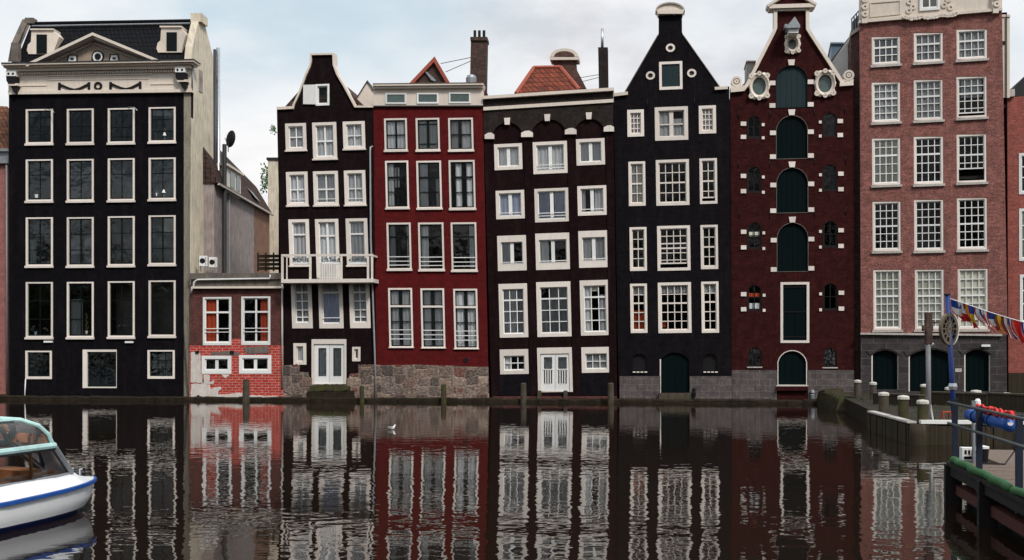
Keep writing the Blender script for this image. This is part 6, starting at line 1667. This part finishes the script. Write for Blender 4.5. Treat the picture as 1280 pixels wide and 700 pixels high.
# deck fittings
for x in (-.12,.12):
    mb = MB(); mb.tube([(x,-.34,.60),(x,-.34,.74),(x+.05,-.34,.745)], .02, 6); mb.build('mooring_cleat', M['steel'], BT)
mb = MB(); mb.lathe([(.09,1.79),(.09,1.83),(.05,1.84),(.045,1.96),(.06,2.0)], (.25,-2.75,0), 10); bc = mb.build('beacon', M['curtred'], BT, smooth=True)
mb = MB(); mb.lathe([(.11,1.75),(.11,1.80)], (.25,-2.75,0), 10); mb.build('beacon_base', M['turq'], bc)
mb = MB(); mb.tube([(-.1,-2.3,1.76),(-.1,-2.3,2.15)], .012, 6); mb.build('aerial', M['sillstone'], BT)

# tree beyond the courtyard
q = at(340, 212, 88)
tr_ = empty('courtyard_tree', (q.x, 88, .55)); tag(tr_, 'leafy green tree top showing behind the pale wall at the far end of the gap', 'tree')
mb = MB(); mb.tube([(0,0,0),(.2,0,8),(0,0,q.z-.6)], [.2,.14,.05], 7); mb.build('trunk', M['timber'], tr_)
rt = random.Random(4); mb = MB()
for k_ in range(700):
    a_, b_, q_ = rt.uniform(0,6.283), rt.uniform(-1,1), rt.random()**.5
    p = Vector((.95*q_*math.cos(a_), .9*q_*math.sin(a_), q.z-1.3+1.3*q_*b_ + .25*math.sin(a_*3)))
    u_ = Vector((rt.gauss(0,1),rt.gauss(0,1),rt.gauss(0,1))).normalized(); w_ = u_.orthogonal().normalized(); s_ = rt.uniform(.07,.15)
    mb.add([p-u_*s_, p+w_*s_*.6, p+u_*s_, p-w_*s_*.6], [(0,1,2,3)])
mb.build('crown', M['leaf'], tr_)

# gull on the water
p = atz(489.5, 537, 0)
gb = empty('gull', (p.x,p.y,0), R(25)); gb.scale = (.75,.75,.75); tag(gb, 'small white gull floating on the dark water before the red house', 'bird')
M['feather'] = m_plain('white_feather', (0.8,0.79,0.77), 0.8); M['featherg'] = m_plain('grey_feather', (0.35,0.36,0.38), 0.8)
mb = MB(); mb.tube([(-.19,0,.10),(-.12,0,.085),(0,0,.07),(.10,0,.09),(.14,0,.15),(.155,0,.20),(.19,0,.215),(.215,0,.205)], [.008,.04,.075,.065,.038,.036,.034,.012], 10); mb.build('body', M['feather'], gb, smooth=True)
for sy in (-1,1):
    mb = MB(); mb.tube([(.07,.055*sy,.11),(-.05,.066*sy,.115),(-.2,.03*sy,.13)], [.02,.035,.006], 6); mb.build('wing', M['featherg'], gb, smooth=True)
mb = MB(); mb.tube([(.21,0,.205),(.25,0,.195)], [.012,.004], 6); mb.build('beak', M['curtred'], gb)
SKY_SHIFT, SKY_SOUTH, SUN_E, EXPO = (0.3,0.0,0.2), 0.62, 2.6, 0.14
# ================================================================== SKY, SUN, CAMERA
SUN_EL, SUN_AZ = R(46), R(148)      # azimuth clockwise from +Y: behind the viewer, a little to the right of straight back is <180
wd = bpy.data.worlds.new("World"); SC.world = wd; wd.use_nodes = True
nt = wd.node_tree; nt.nodes.clear()
out = nt.nodes.new('ShaderNodeOutputWorld'); bg = nt.nodes.new('ShaderNodeBackground'); nt.links.new(bg.outputs[0], out.inputs[0])
sky = nt.nodes.new('ShaderNodeTexSky'); sky.sky_type = 'NISHITA'; sky.sun_disc = False
sky.sun_elevation = SUN_EL; sky.sun_rotation = SUN_AZ; sky.air_density = 1.0; sky.dust_density = 2.0
tc = nt.nodes.new('ShaderNodeTexCoord')
mp = nt.nodes.new('ShaderNodeMapping'); mp.inputs['Scale'].default_value = (1.0, 1.0, 2.1); mp.inputs['Location'].default_value = SKY_SHIFT
nt.links.new(tc.outputs['Generated'], mp.inputs[0])
n1 = noise(nt, mp.outputs[0], 3.0, 9, 0.52)
n2 = noise(nt, mp.outputs[0], 1.3, 3, 0.5)
ad = nt.nodes.new('ShaderNodeMath'); ad.operation = 'ADD'; nt.links.new(n1, ad.inputs[0]); nt.links.new(n2, ad.inputs[1])
hf = nt.nodes.new('ShaderNodeMath'); hf.operation = 'MULTIPLY'; hf.inputs[1].default_value = 0.5; nt.links.new(ad.outputs[0], hf.inputs[0])
cov = ramp(nt, hf.outputs[0], [(0.44,(0.05,)*3),(0.50,(0.6,)*3),(0.57,(1,1,1))])
n3 = noise(nt, mp.outputs[0], 5.0, 8, 0.55)
ccol = ramp(nt, n3, [(0.36,(6.3,6.45,6.8)),(0.48,(7.9,7.95,8.15)),(0.60,(9.0,8.95,8.95))])
# thin haze over the clear gaps keeps them pale
blue = mix(nt, 0.75, sky.outputs[0], (6.2,7.6,8.3))
skyc = mix(nt, cov, blue, ccol)
# low sky behind the viewer dimmed to darken the pane reflections, overhead brightened
sp = nt.nodes.new('ShaderNodeSeparateXYZ'); nt.links.new(tc.outputs['Generated'], sp.inputs[0])
mr = nt.nodes.new('ShaderNodeMapRange'); mr.inputs[1].default_value = 0.35; mr.inputs[2].default_value = -0.9; mr.inputs[3].default_value = 1.0; mr.inputs[4].default_value = SKY_SOUTH
nt.links.new(sp.outputs[1], mr.inputs[0])
skyc = mix(nt, 1.0, skyc, (1,1,1), 'MULTIPLY')
vm = nt.nodes.new('ShaderNodeVectorMath'); vm.operation = 'SCALE'; nt.links.new(skyc, vm.inputs[0]); 
mz = nt.nodes.new('ShaderNodeMapRange'); mz.inputs[1].default_value = 0.30; mz.inputs[2].default_value = 0.75; nt.links.new(sp.outputs[2], mz.inputs[0])
mm = nt.nodes.new('ShaderNodeMix'); nt.links.new(mz.outputs[0], mm.inputs[0]); 
ns_ = ramp(nt, noise(nt, mp.outputs[0], 7.0, 5, 0.55), [(0.38,(0.35,)*3),(0.62,(1.5,)*3)])     # cloud patches added behind the viewer to vary the pane reflections
sg_ = nt.nodes.new('ShaderNodeMapRange'); sg_.inputs[1].default_value = 0.0; sg_.inputs[2].default_value = -0.4; nt.links.new(sp.outputs[1], sg_.inputs[0])
nm_ = nt.nodes.new('ShaderNodeMix'); nt.links.new(sg_.outputs[0], nm_.inputs[0]); nm_.inputs[2].default_value = 1.0; nt.links.new(ns_, nm_.inputs[3])
m9 = nt.nodes.new('ShaderNodeMath'); m9.operation = 'MULTIPLY'; nt.links.new(mr.outputs[0], m9.inputs[0]); nt.links.new(nm_.outputs[0], m9.inputs[1])
nt.links.new(m9.outputs[0], mm.inputs[2]); mm.inputs[3].default_value = 1.45
nt.links.new(mm.outputs[0], vm.inputs['Scale'])
nt.links.new(vm.outputs[0], bg.inputs['Color']); bg.inputs['Strength'].default_value = 0.1

ld = bpy.data.lights.new('sun', 'SUN'); ld.energy = SUN_E; ld.angle = R(10); ld.color = (1.0, 0.955, 0.90)
lo = bpy.data.objects.new('sun', ld); COL.objects.link(lo); lo.location = (0,-20,60)
sd_ = Vector((math.sin(SUN_AZ)*math.cos(SUN_EL), math.cos(SUN_AZ)*math.cos(SUN_EL), math.sin(SUN_EL)))
lo.rotation_euler = (-sd_).to_track_quat('-Z','Y').to_euler()

cd = bpy.data.cameras.new('camera'); co_ = bpy.data.objects.new('camera', cd); COL.objects.link(co_)
co_.location = (0,0,CAMH); co_.rotation_euler = (R(90),0,0)
cd.sensor_width = 36; cd.lens = 36*F/1280; cd.shift_y = (HZ-350)/1280; cd.clip_end = 20000; cd.clip_start = 0.1
SC.camera = co_
SC.view_settings.view_transform = 'Standard'; SC.view_settings.look = 'None'; SC.view_settings.gamma = 1; SC.view_settings.exposure = EXPO
SC.view_settings.use_curve_mapping = False
SC.cycles.max_bounces = 8; SC.cycles.diffuse_bounces = 3; SC.cycles.glossy_bounces = 4; SC.cycles.transparent_max_bounces = 12
SC.cycles.caustics_reflective = False; SC.cycles.caustics_refractive = False
SC.cycles.sample_clamp_indirect = 6
SC.cycles.use_denoising = True
